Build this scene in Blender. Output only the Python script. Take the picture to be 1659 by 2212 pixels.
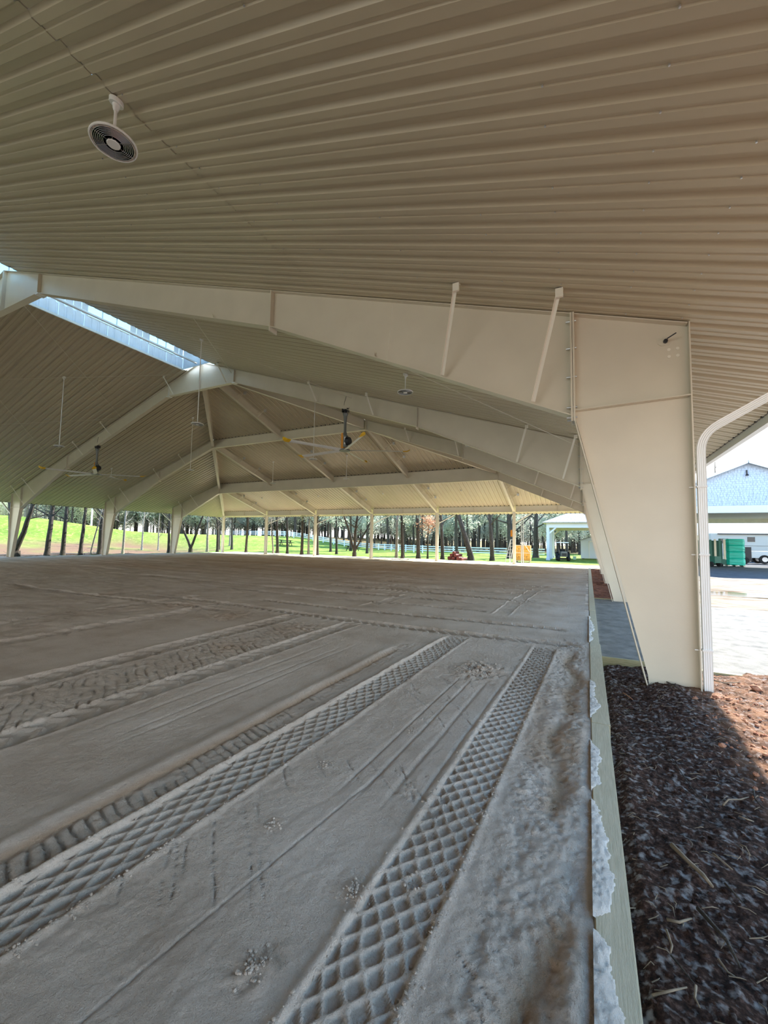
import bpy, bmesh, math, random
import numpy as np
from mathutils import Vector, Matrix
random.seed(7); np.random.seed(7)
for o in list(bpy.data.objects): bpy.data.objects.remove(o)
SC = bpy.context.scene
COL = SC.collection
PI = math.pi

# ------------------------------------------------------------------ camera
CAMX, YAW, PITCH, ROLL, FPX, CAMZ = -1.1457, .4631, .0677, .0173, 881.9, 1.65
cy, sy = math.cos(YAW), math.sin(YAW)
fw = Vector((-sy*math.cos(PITCH), cy*math.cos(PITCH), math.sin(PITCH)))
rt = Vector((cy, sy, 0)); up = rt.cross(fw)
r2 = rt*math.cos(ROLL)+up*math.sin(ROLL); u2 = up*math.cos(ROLL)-rt*math.sin(ROLL)
cam = bpy.data.cameras.new('camera'); camo = bpy.data.objects.new('camera', cam); COL.objects.link(camo)
cam.sensor_fit = 'AUTO'; cam.sensor_width = 36; cam.lens = FPX/2212*36
cam.clip_start = .05; cam.clip_end = 800
M4 = Matrix.Identity(4)
for i in range(3):
    M4[i][0] = r2[i]; M4[i][1] = u2[i]; M4[i][2] = -fw[i]
M4.translation = Vector((CAMX, 0, CAMZ)); camo.matrix_world = M4
SC.camera = camo

# ------------------------------------------------------------------ light
SC.view_settings.view_transform = 'Standard'; SC.view_settings.look = 'None'
SC.view_settings.gamma = 1; SC.view_settings.use_curve_mapping = False
SC.view_settings.exposure = 1.85
SUN_E, SKY_E = 4.5, 1.05
wd = bpy.data.worlds.new('sky'); SC.world = wd; wd.use_nodes = True
nt = wd.node_tree; nt.nodes.clear()
tc = nt.nodes.new('ShaderNodeTexCoord'); sx = nt.nodes.new('ShaderNodeSeparateXYZ')
rp = nt.nodes.new('ShaderNodeValToRGB'); bg = nt.nodes.new('ShaderNodeBackground'); ow = nt.nodes.new('ShaderNodeOutputWorld')
nt.links.new(tc.outputs['Generated'], sx.inputs[0]); nt.links.new(sx.outputs['Z'], rp.inputs[0])
nt.links.new(rp.outputs[0], bg.inputs[0]); nt.links.new(bg.outputs[0], ow.inputs[0]); bg.inputs[1].default_value = SKY_E
els = rp.color_ramp.elements
els[0].position = 0.0; els[0].color = (1, .97, .93, 1); els[1].position = 1; els[1].color = (.10, .27, .62, 1)
for p, c in ((.2, (.96, .95, .93, 1)), (.36, (.34, .66, .90, 1)), (.6, (.18, .42, .78, 1))):
    e = els.new(p); e.color = c
sl = bpy.data.lights.new('sun', 'SUN'); sl.energy = SUN_E; sl.angle = math.radians(.6); sl.color = (1, .95, .86)
so = bpy.data.objects.new('sun', sl); COL.objects.link(so); so.location = (20, 40, 60)
so.rotation_euler = Vector((.44, 1.0, 1.0)).to_track_quat('Z', 'Y').to_euler()

# ------------------------------------------------------------------ materials
def mat(name, col, rough=.6, metal=0, var=.0, vscale=3, bump=0, bscale=40, col2=None, spec=None, detail=4, stretch=None):
    m = bpy.data.materials.new(name); m.use_nodes = True; n = m.node_tree; b = n.nodes['Principled BSDF']
    b.inputs['Roughness'].default_value = rough; b.inputs['Metallic'].default_value = metal
    if spec is not None: b.inputs['Specular IOR Level'].default_value = spec
    c = tuple(col)+(1,)
    b.inputs['Base Color'].default_value = c
    tcn = n.nodes.new('ShaderNodeTexCoord'); src = tcn.outputs['Object']
    if stretch:
        mp = n.nodes.new('ShaderNodeMapping'); mp.inputs['Scale'].default_value = stretch
        n.links.new(src, mp.inputs[0]); src = mp.outputs[0]
    if var or col2:
        t = n.nodes.new('ShaderNodeTexNoise'); t.inputs['Scale'].default_value = vscale; t.inputs['Detail'].default_value = detail
        n.links.new(src, t.inputs['Vector'])
        r = n.nodes.new('ShaderNodeValToRGB'); r.color_ramp.elements[0].position = .35; r.color_ramp.elements[1].position = .65
        if col2 is None: a1 = tuple(max(0, x*(1-var)) for x in col)+(1,); a2 = tuple(min(1, x*(1+var)) for x in col)+(1,)
        else: a1, a2 = c, tuple(col2)+(1,)
        r.color_ramp.elements[0].color = a1; r.color_ramp.elements[1].color = a2
        n.links.new(t.outputs[0], r.inputs[0]); n.links.new(r.outputs[0], b.inputs['Base Color'])
    if bump:
        t2 = n.nodes.new('ShaderNodeTexNoise'); t2.inputs['Scale'].default_value = bscale; t2.inputs['Detail'].default_value = 6
        n.links.new(src, t2.inputs['Vector'])
        bp = n.nodes.new('ShaderNodeBump'); bp.inputs['Strength'].default_value = 1; bp.inputs['Distance'].default_value = bump
        n.links.new(t2.outputs[0], bp.inputs['Height']); n.links.new(bp.outputs[0], b.inputs['Normal'])
    return m
STEELB = mat('pale_steel', (.82, .78, .68), .4)
STEEL = mat('painted_steel', (.67, .615, .50), .36, var=.03, vscale=1.5, bump=.0006, bscale=60)
PANEL = mat('ribbed_panel', (.54, .475, .345), .36, var=.03, vscale=.6)
WHITE = mat('white_metal', (.82, .82, .80), .4)
MONW = mat('monitor_wall', (.60, .72, .88), .4, var=.05, vscale=3)
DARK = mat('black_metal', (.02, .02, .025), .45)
GREYM = mat('grey_metal', (.16, .17, .17), .4, metal=.3)
ORANGE = mat('orange_plastic', (.75, .30, .02), .45)
YELLOW = mat('yellow_plastic', (.85, .52, .02), .45)
ALU = mat('aluminium', (.55, .56, .57), .35, metal=.7)
MESHG = mat('lamp_face', (.52, .45, .38), .5, metal=.2, var=.3, vscale=25)
WOOD = mat('treated_pine', (.47, .43, .31), .7, col2=(.60, .55, .42), vscale=6, bump=.002, bscale=30, stretch=(30, 1.2, 8))
WOODX = mat('treated_pine_cross', (.34, .32, .17), .7, col2=(.48, .44, .28), vscale=6, bump=.002, bscale=30, stretch=(1.2, 30, 14))
BARK = mat('bark', (.035, .028, .023), .95, col2=(.085, .072, .06), vscale=5, bump=.02, bscale=14, stretch=(4, 4, 1))
BARKL = mat('pale_bark', (.20, .18, .15), .95, col2=(.34, .31, .27), vscale=6, bump=.015, bscale=14, stretch=(4, 4, 1))
TWIG = mat('twig', (.26, .20, .14), .9, var=.3, vscale=20)
def leafmat(name, c1, c2):
    m = mat(name, c1, .7, col2=c2, vscale=1.2)
    n = m.node_tree; b = n.nodes['Principled BSDF']; tr = n.nodes.new('ShaderNodeBsdfTranslucent'); mx = n.nodes.new('ShaderNodeMixShader')
    tr.inputs[0].default_value = tuple(c2)+(1,); mx.inputs[0].default_value = .5
    out = n.nodes['Material Output']; n.links.new(b.outputs[0], mx.inputs[1]); n.links.new(tr.outputs[0], mx.inputs[2]); n.links.new(mx.outputs[0], out.inputs[0])
    return m
NEEDLE = leafmat('pine_needles', (.20, .25, .18), (.44, .48, .38))
LEAFG = leafmat('grey_green_leaves', (.36, .41, .32), (.68, .70, .60))
LEAFY = leafmat('fresh_leaves', (.50, .54, .34), (.82, .84, .66))
LEAFR = leafmat('russet_leaves', (.40, .19, .11), (.66, .40, .27))
SHINGLE = mat('wall_shingle', (.47, .57, .72), .8, var=.12, vscale=6)
ROOFG = mat('asphalt_shingle', (.30, .31, .32), .9, var=.25, vscale=9, bump=.01, bscale=20)
TRIM = mat('pale_trim', (.66, .73, .84), .6)
CREAM = mat('cream_wall', (.74, .68, .52), .7, var=.05)
GREENP = mat('green_wrap', (.01, .42, .30), .3, col2=(.02, .60, .45), vscale=2, bump=.05, bscale=2.5, stretch=(.5, 1, 4))
GREEND = mat('dark_green', (.01, .12, .08), .45)
OSB = mat('orange_osb', (.62, .28, .05), .7, col2=(.86, .48, .10), vscale=7)
RUST = mat('red_brown', (.16, .035, .03), .7, var=.4, vscale=8)
RUBBER = mat('rubber', (.015, .015, .015), .85)
FENCE = mat('fence_paint', (.72, .80, .88), .6)
GLASSD = mat('dark_glass', (.02, .025, .03), .08)
TRUCKP = mat('truck_paint', (.42, .50, .56), .25, metal=.3)
CLOD = mat('red_clod', (.30, .12, .07), .95, col2=(.46, .24, .15), vscale=14, bump=.01, bscale=40)
CONC = mat('pale_concrete', (.84, .72, .53), .85, var=.1, vscale=1.2, bump=.004, bscale=30)
def glassmat():
    m = bpy.data.materials.new('clear_pane'); m.use_nodes = True; n = m.node_tree; n.nodes.clear()
    o = n.nodes.new('ShaderNodeOutputMaterial'); g = n.nodes.new('ShaderNodeBsdfGlossy'); t = n.nodes.new('ShaderNodeBsdfTransparent'); mx = n.nodes.new('ShaderNodeMixShader')
    t.inputs[0].default_value = (.86, .95, .98, 1); g.inputs[1].default_value = .05; mx.inputs[0].default_value = .06
    n.links.new(t.outputs[0], mx.inputs[1]); n.links.new(g.outputs[0], mx.inputs[2]); n.links.new(mx.outputs[0], o.inputs[0]); return m
PANE = glassmat()
def groundmat(name, stops, scale, rough=.95, bump=.01, bscale=60, attr=None, attrcol=None, bump2=None, stretch=None, fine=None):
    m = bpy.data.materials.new(name); m.use_nodes = True; n = m.node_tree; b = n.nodes['Principled BSDF']
    b.inputs['Roughness'].default_value = rough; b.inputs['Specular IOR Level'].default_value = .2
    tcn = n.nodes.new('ShaderNodeTexCoord'); src = tcn.outputs['Object']
    if stretch:
        mp = n.nodes.new('ShaderNodeMapping'); mp.inputs['Scale'].default_value = stretch; n.links.new(src, mp.inputs[0]); src2 = mp.outputs[0]
    else: src2 = src
    t = n.nodes.new('ShaderNodeTexNoise'); t.inputs['Scale'].default_value = scale; t.inputs['Detail'].default_value = 8; t.inputs['Roughness'].default_value = .65
    n.links.new(src2, t.inputs['Vector'])
    r = n.nodes.new('ShaderNodeValToRGB'); e = r.color_ramp.elements
    e[0].position = stops[0][0]; e[0].color = tuple(stops[0][1])+(1,); e[1].position = stops[-1][0]; e[1].color = tuple(stops[-1][1])+(1,)
    for p, c in stops[1:-1]: q = e.new(p); q.color = tuple(c)+(1,)
    n.links.new(t.outputs[0], r.inputs[0]); colr = r.outputs[0]
    def mixc(a, bcol, fac, mode='MIX'):
        mx = n.nodes.new('ShaderNodeMix'); mx.data_type = 'RGBA'; mx.blend_type = mode
        if isinstance(fac, float): mx.inputs[0].default_value = fac
        else: n.links.new(fac, mx.inputs[0])
        n.links.new(a, mx.inputs[6])
        if isinstance(bcol, tuple): mx.inputs[7].default_value = bcol+(1,)
        else: n.links.new(bcol, mx.inputs[7])
        return mx.outputs[2]
    if fine:
        t3 = n.nodes.new('ShaderNodeTexNoise'); t3.inputs['Scale'].default_value = fine[0]; t3.inputs['Detail'].default_value = 3
        n.links.new(src, t3.inputs['Vector']); rr = n.nodes.new('ShaderNodeValToRGB'); rr.color_ramp.elements[0].position = fine[2]; rr.color_ramp.elements[1].position = fine[3]
        n.links.new(t3.outputs[0], rr.inputs[0]); colr = mixc(colr, tuple(fine[1]), rr.outputs[0])
    if attr:
        a = n.nodes.new('ShaderNodeAttribute'); a.attribute_name = attr; colr = mixc(colr, tuple(attrcol), a.outputs['Fac'])
    n.links.new(colr, b.inputs['Base Color'])
    t2 = n.nodes.new('ShaderNodeTexNoise'); t2.inputs['Scale'].default_value = bscale; t2.inputs['Detail'].default_value = 8; t2.inputs['Roughness'].default_value = .7
    n.links.new(src, t2.inputs['Vector'])
    bp = n.nodes.new('ShaderNodeBump'); bp.inputs['Strength'].default_value = 1; bp.inputs['Distance'].default_value = bump
    n.links.new(t2.outputs[0], bp.inputs['Height']); n.links.new(bp.outputs[0], b.inputs['Normal'])
    return m
SAND = groundmat('arena_sand', [(.30, (.54, .455, .385)), (.5, (.68, .60, .535)), (.72, (.77, .70, .645))], .9, bump=.010, bscale=110, attr='brown_mix', attrcol=(.46, .30, .18), fine=(160, (.40, .32, .255), .60, .80))
SOIL = groundmat('red_soil', [(.36, (.018, .010, .008)), (.52, (.085, .042, .030)), (.68, (.26, .16, .13))], 34, bump=.035, bscale=60, fine=(24, (.52, .475, .465), .53, .72), attr='sun_tint', attrcol=(.50, .27, .16))
ASPH = groundmat('packed_gravel', [(.3, (.17, .168, .16)), (.7, (.33, .32, .30))], 4, bump=.012, bscale=55, fine=(60, (.2, .19, .18), .6, .8))
YARD = groundmat('muddy_yard', [(.34, (.13, .085, .05)), (.5, (.31, .25, .19)), (.7, (.44, .385, .32))], .8, bump=.03, bscale=18, stretch=(.6, 2.2, 1))
MUD = groundmat('red_mulch', [(.35, (.10, .035, .02)), (.6, (.30, .11, .06))], 6, bump=.04, bscale=25)
GRASS = groundmat('spring_grass', [(.32, (.085, .145, .022)), (.5, (.165, .25, .036)), (.7, (.25, .32, .065))], .35, bump=.05, bscale=9, attr='litter', attrcol=(.19, .115, .07), fine=(3, (.42, .46, .14), .55, .8))

# ------------------------------------------------------------------ mesh helpers
class MB:
    def __init__(s): s.v = []; s.f = []; s.n = 0
    def add(s, vs, fs):
        k = len(s.v); s.v += [tuple(p) for p in vs]; s.f += [tuple(i+k for i in f) for f in fs]
    def box(s, x0, x1, y0, y1, z0, z1):
        s.add([(x0,y0,z0),(x1,y0,z0),(x1,y1,z0),(x0,y1,z0),(x0,y0,z1),(x1,y0,z1),(x1,y1,z1),(x0,y1,z1)],
              [(0,3,2,1),(4,5,6,7),(0,1,5,4),(1,2,6,5),(2,3,7,6),(3,0,4,7)])
    def beam(s, a, b, w, h, upv=(0,0,1)):
        a = Vector(a); b = Vector(b); d = (b-a).normalized(); u = Vector(upv)
        if abs(d.dot(u)) > .99: u = Vector((1,0,0))
        r = d.cross(u).normalized(); u = r.cross(d)
        vs = [p+r*i*w/2+u*j*h/2 for p in (a, b) for i, j in ((-1,-1),(1,-1),(1,1),(-1,1))]
        s.add(vs, [(0,1,2,3),(7,6,5,4),(0,4,5,1),(1,5,6,2),(2,6,7,3),(3,7,4,0)])
    def tube(s, pts, rad, n=8, cap=True):
        pts = [Vector(p) for p in pts]; k = len(s.v); rr = rad if isinstance(rad, (list, tuple)) else [rad]*len(pts)
        ref = None
        for i, p in enumerate(pts):
            d = (pts[min(i+1, len(pts)-1)]-pts[max(i-1, 0)]).normalized()
            if ref is None: ref = d.orthogonal().normalized()
            ref = (ref-d*ref.dot(d)).normalized(); q = d.cross(ref)
            for j in range(n):
                a = 2*PI*j/n; s.v.append(tuple(p+(ref*math.cos(a)+q*math.sin(a))*rr[i]))
        for i in range(len(pts)-1):
            for j in range(n):
                a = k+i*n+j; b = k+i*n+(j+1) % n; s.f.append((a, b, b+n, a+n))
        if cap: s.f.append(tuple(k+j for j in range(n))[::-1]); s.f.append(tuple(k+(len(pts)-1)*n+j for j in range(n)))
    def cyl(s, c, r, h, n=16, r2=None, axis='z'):
        c = Vector(c); ax = {'x': Vector((h,0,0)), 'y': Vector((0,h,0)), 'z': Vector((0,0,h))}[axis]
        s.tube([c, c+ax], [r, r if r2 is None else r2], n)
    def prism(s, poly, a0, a1, axis='y'):
        # poly: list of 2D points, extruded along axis; axis y -> (x,z); x -> (y,z); z -> (x,y)
        n = len(poly)
        def P(p, a): return {'y': (p[0], a, p[1]), 'x': (a, p[0], p[1]), 'z': (p[0], p[1], a)}[axis]
        s.add([P(p, a0) for p in poly]+[P(p, a1) for p in poly], [tuple(range(n)), tuple(range(2*n-1, n-1, -1))]+[(i, i+n, (i+1) % n+n, (i+1) % n) for i in range(n)])
    def lathe(s, prof, c=(0,0,0), n=24, axis='z'):
        k = len(s.v)
        for r, z in prof:
            for j in range(n):
                a = 2*PI*j/n; x, y = r*math.cos(a), r*math.sin(a)
                p = (x, y, z) if axis == 'z' else ((z, x, y) if axis == 'x' else (x, z, y))
                s.v.append((c[0]+p[0], c[1]+p[1], c[2]+p[2]))
        for i in range(len(prof)-1):
            for j in range(n):
                a = k+i*n+j; b = k+i*n+(j+1) % n; s.f.append((a, b, b+n, a+n))
        s.f.append(tuple(k+j for j in range(n))[::-1]); s.f.append(tuple(k+(len(prof)-1)*n+j for j in range(n)))
    def mesh(s, name, smooth=False, fix=True):
        me = bpy.data.meshes.new(name); me.from_pydata(s.v, [], s.f)
        if fix and len(s.f) < 60000:
            bm = bmesh.new(); bm.from_mesh(me); bmesh.ops.recalc_face_normals(bm, faces=bm.faces); bm.to_mesh(me); bm.free()
        if smooth: me.shade_smooth()
        return me
    def build(s, name, m, parent=None, loc=None, smooth=False):
        me = s.mesh(name, smooth); me.materials.append(m); return link(name, me, parent, loc)
def link(name, me, parent=None, loc=None):
    o = bpy.data.objects.new(name, me); COL.objects.link(o)
    if parent: o.parent = parent
    if loc is not None: o.location = loc
    return o
def tag(o, label=None, cat=None, group=None, kind=None):
    if label: o['label'] = label
    if cat: o['category'] = cat
    if group: o['group'] = group
    if kind: o['kind'] = kind
    return o
def thing(name, label, cat, loc=(0,0,0), rz=0, group=None, kind=None):
    o = bpy.data.objects.new(name, None); COL.objects.link(o); o.location = loc; o.rotation_euler = (0,0,rz); o.empty_display_size = .2
    return tag(o, label, cat, group, kind)
def copy_tree(o, loc=None, rz=None, scale=None, parent=None):
    c = o.copy(); COL.objects.link(c)
    if parent: c.parent = parent
    for ch in o.children: copy_tree(ch, parent=c)
    if loc is not None: c.location = loc
    if rz is not None: c.rotation_euler = (0,0,rz)
    if scale is not None: c.scale = (scale,)*3 if not isinstance(scale, tuple) else scale
    return c

# ------------------------------------------------------------------ building dimensions
D1 = 6.034; w = 6.1376; HE = 4.378; S = .3265; D2 = D1+7.7156; D3 = D2+w; D4 = D3+w; D5 = D4+w; W = 6*w; CX = -W/2
OV = 1.6; YN = -9.4
def zr(x): return HE+S*(min(-x, W+x))          # gable slopes
def zh(y): return HE+S*(D5-y)                  # hip slope

# ------------------------------------------------------------------ numpy noise
def vnoise(x, y, seed=0):
    xi = np.floor(x).astype(np.int64); yi = np.floor(y).astype(np.int64); xf = x-xi; yf = y-yi
    def h(a, b):
        n = (a*374761393+b*668265263+seed*1442695041) & 0xffffffff
        n = ((n ^ (n >> 13))*1274126177) & 0xffffffff
        return ((n ^ (n >> 16)) & 0xffff)/65535.0
    u = xf*xf*(3-2*xf); v = yf*yf*(3-2*yf)
    return (h(xi, yi)*(1-u)+h(xi+1, yi)*u)*(1-v)+(h(xi, yi+1)*(1-u)+h(xi+1, yi+1)*u)*v-.5
def fbm(x, y, o=4, seed=0):
    r = 0; a = 1; 
    for i in range(o): r = r+a*vnoise(x*2**i, y*2**i, seed+i*17); a *= .5
    return r
def sst(a, b, x):
    t = np.clip((x-a)/(b-a), 0, 1); return t*t*(3-2*t)
def sand_bump(m, sc2=28, d2=.020):
    n = m.node_tree; b = n.nodes['Principled BSDF']; old = b.inputs['Normal'].links[0].from_socket; tcn = n.nodes.new('ShaderNodeTexCoord')
    t = n.nodes.new('ShaderNodeTexNoise'); t.inputs['Scale'].default_value = sc2; t.inputs['Detail'].default_value = 5; t.inputs['Roughness'].default_value = .75
    n.links.new(tcn.outputs['Object'], t.inputs['Vector']); bp = n.nodes.new('ShaderNodeBump'); bp.inputs['Distance'].default_value = d2
    n.links.new(t.outputs[0], bp.inputs['Height']); n.links.new(old, bp.inputs['Normal']); n.links.new(bp.outputs[0], b.inputs['Normal'])
sand_bump(SAND)
def grid_mesh(name, xs, ys, zf, mtl, attrs=None, kind='structure', label=None, parent=None, smooth=True):
    X, Y = np.meshgrid(xs, ys); Z, at = zf(X, Y)
    nx, ny = len(xs), len(ys); co = np.stack([X, Y, Z], -1).reshape(-1, 3).astype(np.float32)
    i = np.arange(nx-1)[None, :]+nx*np.arange(ny-1)[:, None]
    q = np.stack([i, i+1, i+nx+1, i+nx], -1).reshape(-1)
    me = bpy.data.meshes.new(name); nf = (nx-1)*(ny-1)
    me.vertices.add(nx*ny); me.vertices.foreach_set('co', co.ravel()); me.loops.add(nf*4); me.loops.foreach_set('vertex_index', q.astype(np.int32))
    me.polygons.add(nf); me.polygons.foreach_set('loop_start', np.arange(0, nf*4, 4, dtype=np.int32)); me.polygons.foreach_set('loop_total', np.full(nf, 4, dtype=np.int32))
    me.update(calc_edges=True); me.validate()
    for k, a in (at or {}).items():
        A = me.attributes.new(k, 'FLOAT', 'POINT'); A.data.foreach_set('value', np.ascontiguousarray(a, dtype=np.float32).ravel())
    if smooth: me.shade_smooth()
    me.materials.append(mtl); o = link(name, me, parent); 
    return tag(o, label, None, None, kind)
def spaced(a, b, fine, until, grow):
    """points from a towards b: step 'fine' up to distance 'until', growing afterwards"""
    r = [a]; s = 1 if b > a else -1; st = fine
    while (b-r[-1])*s > st:
        if abs(r[-1]-a) > until: st *= grow
        r.append(r[-1]+s*st)
    r[-1] = b
    return np.array(r if s > 0 else r[::-1])

# ------------------------------------------------------------------ ground: sand riding floor
XI = -1.146
def lattice(x, y, p, q, ang=0.0):
    """diamond tread: 0 on ridges, 1 in pockets"""
    a = x/p+y/q; b = x/p-y/q
    fa = np.abs(a-np.round(a)); fb = np.abs(b-np.round(b)); r = ((1-2*fa)**4+(1-2*fb)**4)**.25
    return 1-sst(.66, .90, r)
def sand_h(x, y):
    wx = fbm(x*.8, y*.8, 3, 5)*.05
    h = .010*fbm(x*.5, y*.5, 3, 1)+.009*fbm(x*3, y*2, 4, 2)+.006*np.clip(fbm(x*9, y*5, 3, 6)-.05, 0, 1)+.0035*fbm(x*22, y*22, 3, 3)+.0018*fbm(x*55, y*55, 2, 4)
    brown_mix = np.zeros_like(x)  # browner tone in the groove, troughs, curb edge, heaps and far sand
    def band(u, c, wd, e=.03): return sst(c-wd/2-e, c-wd/2, u)*(1-sst(c+wd/2, c+wd/2+e, u))
    def track(h, u, v, c, wd, v0, v1, p, q, dep, fade=.15, rim=True, chev=0):
        m = band(u, c, wd, .02)*sst(v0-fade, v0+fade, v)*(1-sst(v1-fade, v1+fade, v))
        jx = fbm(x*6, y*6, 2, 9)*.02
        if chev:
            ph = (v+chev*np.abs(u-c+.03)+jx*.5)/q; fr = ph-np.floor(ph); L = sst(.0, .16, fr)*(1-.75*sst(.42, .95, fr))
        else: L = lattice(u-c+jx, v+jx, p, q)
        wear = .75+.5*vnoise(x*1.7, y*1.7, 31)
        h = h*(1-.3*m)-m*wear*(dep*L+dep*.25)
        if rim:
            rm = np.exp(-((np.abs(u-c)-wd/2-.03)/.022)**2)*sst(v0-fade, v0+fade, v)*(1-sst(v1-fade, v1+fade, v))
            h = h+rm*(.010+.010*vnoise(x*14, y*14, 12))
        return h
    # cross tracks (along x) first, the long ones cut over them
    for c, wd, x0, x1, p, q in ((7.35, .36, -12.5, -1.35, .20, .20), (8.5, .30, -9.0, -1.6, .20, .20), (12.25, .5, -9.5, -2.6, .25, .2), (9.75, .26, -13, -3.4, .2, .2), (6.6, .3, -18, -8.5, .2, .25), (10.9, .4, -18, -4, .25, .25),
                             (13.8, .4, -16, -3, .3, .25), (15.1, .5, -20, -2, .3, .3), (16.6, .5, -24, -2.5, .3, .3), (19.0, .5, -26, -4, .3, .35), (21.2, .5, -28, -4, .3, .35), (23.5, .5, -30, -3, .3, .35), (26, .5, -30, -3, .3, .35)):
        cc = c+.12*np.sin(x*.55+c)
        h = track(h, y-cc+c, x, c, wd, x0, x1, p, q, .055 if c < 10 else .05, chev=.9)
    for c0, dr, wd, y0, y1, p, q, dep in ((-1.945, .030, .30, -3.6, 6.95, .10, .135, .025), (-3.385, .038, .33, -3.6, 6.95, .10, .17, .028), (-5.38, .012, .34, -3.6, 7.05, .14, .22, .042),
                                  (-6.76, .0, .40, -3.6, 7.1, .16, .26, .045), (-9.1, .0, .36, 2.0, 7.2, .16, .26, .035), (-10.9, .0, .34, 1.0, 8, .16, .26, .035),
                                  (-6.5, .05, .3, 9.0, 11.6, .16, .2, .015), (-2.95, 0, .34, 9.7, 11.3, .15, .18, .018), (-3.6, .06, .32, 11.5, 15.5, .15, .2, .014),
                                  (-13.2, .02, .4, 2, 9, .2, .3, .02), (-16.5, .05, .4, 3, 11, .2, .3, .02), (-9.2, -.05, .4, 12, 18, .2, .3, .012), (-12.6, .1, .4, 10, 19, .2, .3, .012)):
        c = c0+dr*(y-1.2)
        h = track(h, x-c+c0, y, c0, wd, y0, y1, p, q, dep, chev=0 if c0 > -3.39 and y0 < -3 else .8)
    # torn strips beside the wheel tracks
    for a, b, y1, sh in ((-3.84, -3.60, 6.3, .35), (-6.5, -5.55, 6.8, .6)):
        m = sst(a-.02, a+.03, x)*(1-sst(b-.03, b+.02, x))*(1-sst(y1-.3, y1, y))
        ph = (y+sh*(x-a)+.035*fbm(x*5, y*5, 2, 41)+.02*fbm(x*1.3, y*1.3, 1, 46))/(.075 if a > -5 else .12)
        cr = np.abs(ph-np.round(ph)); h = h+m*(-.004-.020*sst(.22, .0, cr)*np.clip(vnoise(x*9, y*7, 44)*2.2+.45, 0, 1.3)+.012*(ph-np.floor(ph)-.5)*np.clip(.6+vnoise(x*6, y*6, 47)*1.5, 0, 1.2)+.010*fbm(x*20, y*20, 2, 48))
    # rolled edge with a smooth pan on its left
    e = x+3.86-.02*(y-1); m = (1-sst(5.4, 6.0, y))
    h = h+m*(.020*np.exp(-((e+.10)/.07)**2)-.012*np.exp(-((e-.01)/.025)**2)); brown_mix = np.maximum(brown_mix, m*.65*np.exp(-((e)/.035)**2))
    e = x+3.585-.037*(y-1.2); m = (1-sst(6.6, 7.1, y)); h = h+m*.016*np.exp(-(e/.022)**2)
    # scrape marks
    for sx0, wd in ((-2.48, .012), (-2.30, .02), (-2.12, .012), (-2.62, .010), (-4.5, .015), (-4.62, .01), (-4.9, .02)):
        mm = sst(2.2, 2.7, y)*(1-sst(4.6, 5.2, y)) if sx0 > -4 else sst(1.8, 2.6, y)*(1-sst(4.5, 6, y))
        h = h-mm*.010*np.exp(-((x-sx0-.03*(y-3)-.0*wx)/wd)**2)
    h = h-.007*np.exp(-((x+2.60-.13*(y-1.8))/.006)**2)*(1-sst(2.6, 3, y))
    # hairline cracks
    cr = np.abs(fbm(x*1.0+3, (y+.9*x)*5.5, 4, 77)); h = h-.009*sst(.030, .0, cr)*sst(.12, .3, vnoise(x*1.9, y*1.9, 78)+.1)*(x > -3.2)
    # crumbly heap and scuffs
    for bx, by, br, bh in ((-2.43, 5.35, .30, .05), (-2.32, 1.30, .10, .02), (-2.15, 1.76, .08, .018), (-2.8, 1.94, .06, .015), (-1.9, 1.9, .05, .015), (-6.0, 4.6, .3, .03), (-7.9, 6.4, .5, .04), (-9.8, 6.6, .5, .04), (-5.9, 6.2, .4, .03)):
        r = np.sqrt((x-bx)**2+((y-by)*.8)**2)/br
        g = np.exp(-r**2*1.2); h = h+g*bh*(fbm(x*16, y*16, 2, 61)+.1)*1.3; brown_mix = np.maximum(brown_mix, g*.35)
    # trodden margin by the curb
    m = sst(-1.72, -1.55, x)*(1-sst(7.3, 8.2, y))
    h = h+m*(.026*fbm(x*5, y*2.6, 3, 21)+.016*fbm(x*24, y*24, 3, 23))
    tr = np.exp(-((x+1.36+.05*np.sin(y*2.1)+.04*np.sin(y*5.3))/.075)**2)*sst(.0, .3, vnoise(x*1.5+9, y*2.3, 25)+.28)*(1-sst(6.6, 7.2, y))
    h = h-tr*.028; brown_mix = np.maximum(brown_mix, tr*.75)
    g2 = np.exp(-((x+1.165)/.018)**2)*(vnoise(x*0+5, y*1.6, 28)+.15); h = h-np.clip(g2, 0, 1)*.02; brown_mix = np.maximum(brown_mix, np.clip(g2, 0, .8))
    brown_mix = np.maximum(brown_mix, .55*sst(.12, .42, vnoise(x*2.2, y*1.1, 26)+.12)*m)
    # far harrow lines
    f = sst(8.5, 12, y)
    h = h+f*(.055*fbm(x*.22, y*2.4, 3, 51)+.035*fbm(x*.8, y*6, 2, 52))
    f3 = sst(7.5, 10, -x)*(1-f); h = h+f3*(.045*fbm(x*1.3, y*.9, 3, 55)+.025*fbm(x*5, y*5, 2, 56))
    brown_mix = np.maximum(brown_mix, np.clip(.62*sst(9, 22, y)+.35*sst(12, 24, -x)*1.0, 0, .62)*(.62+.7*fbm(x*.28, y*1.7, 3, 58)))
    # edges die into the boundary
    ed = sst(-.5, 0, -(x-XI)-.0)*1.0
    h = h*np.clip(.25+sst(0, .12, XI-x), 0, 1)+.012*sst(-1.5, -1.2, x)
    h = h-.05*sst(D5-2.6, D5-1.9, y)
    return h, {'brown_mix': np.clip(brown_mix, 0, 1)}
def sandz(x, y):
    return float(sand_h(np.array([[float(x)]]), np.array([[float(y)]]))[0][0, 0])
xs = spaced(XI, -W-.7, .0095, 2.5, 1.0062); ys = np.concatenate([np.arange(-3, .69, .03), spaced(.7, 30.15, .0105, 3.0, 1.0048)])
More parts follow.
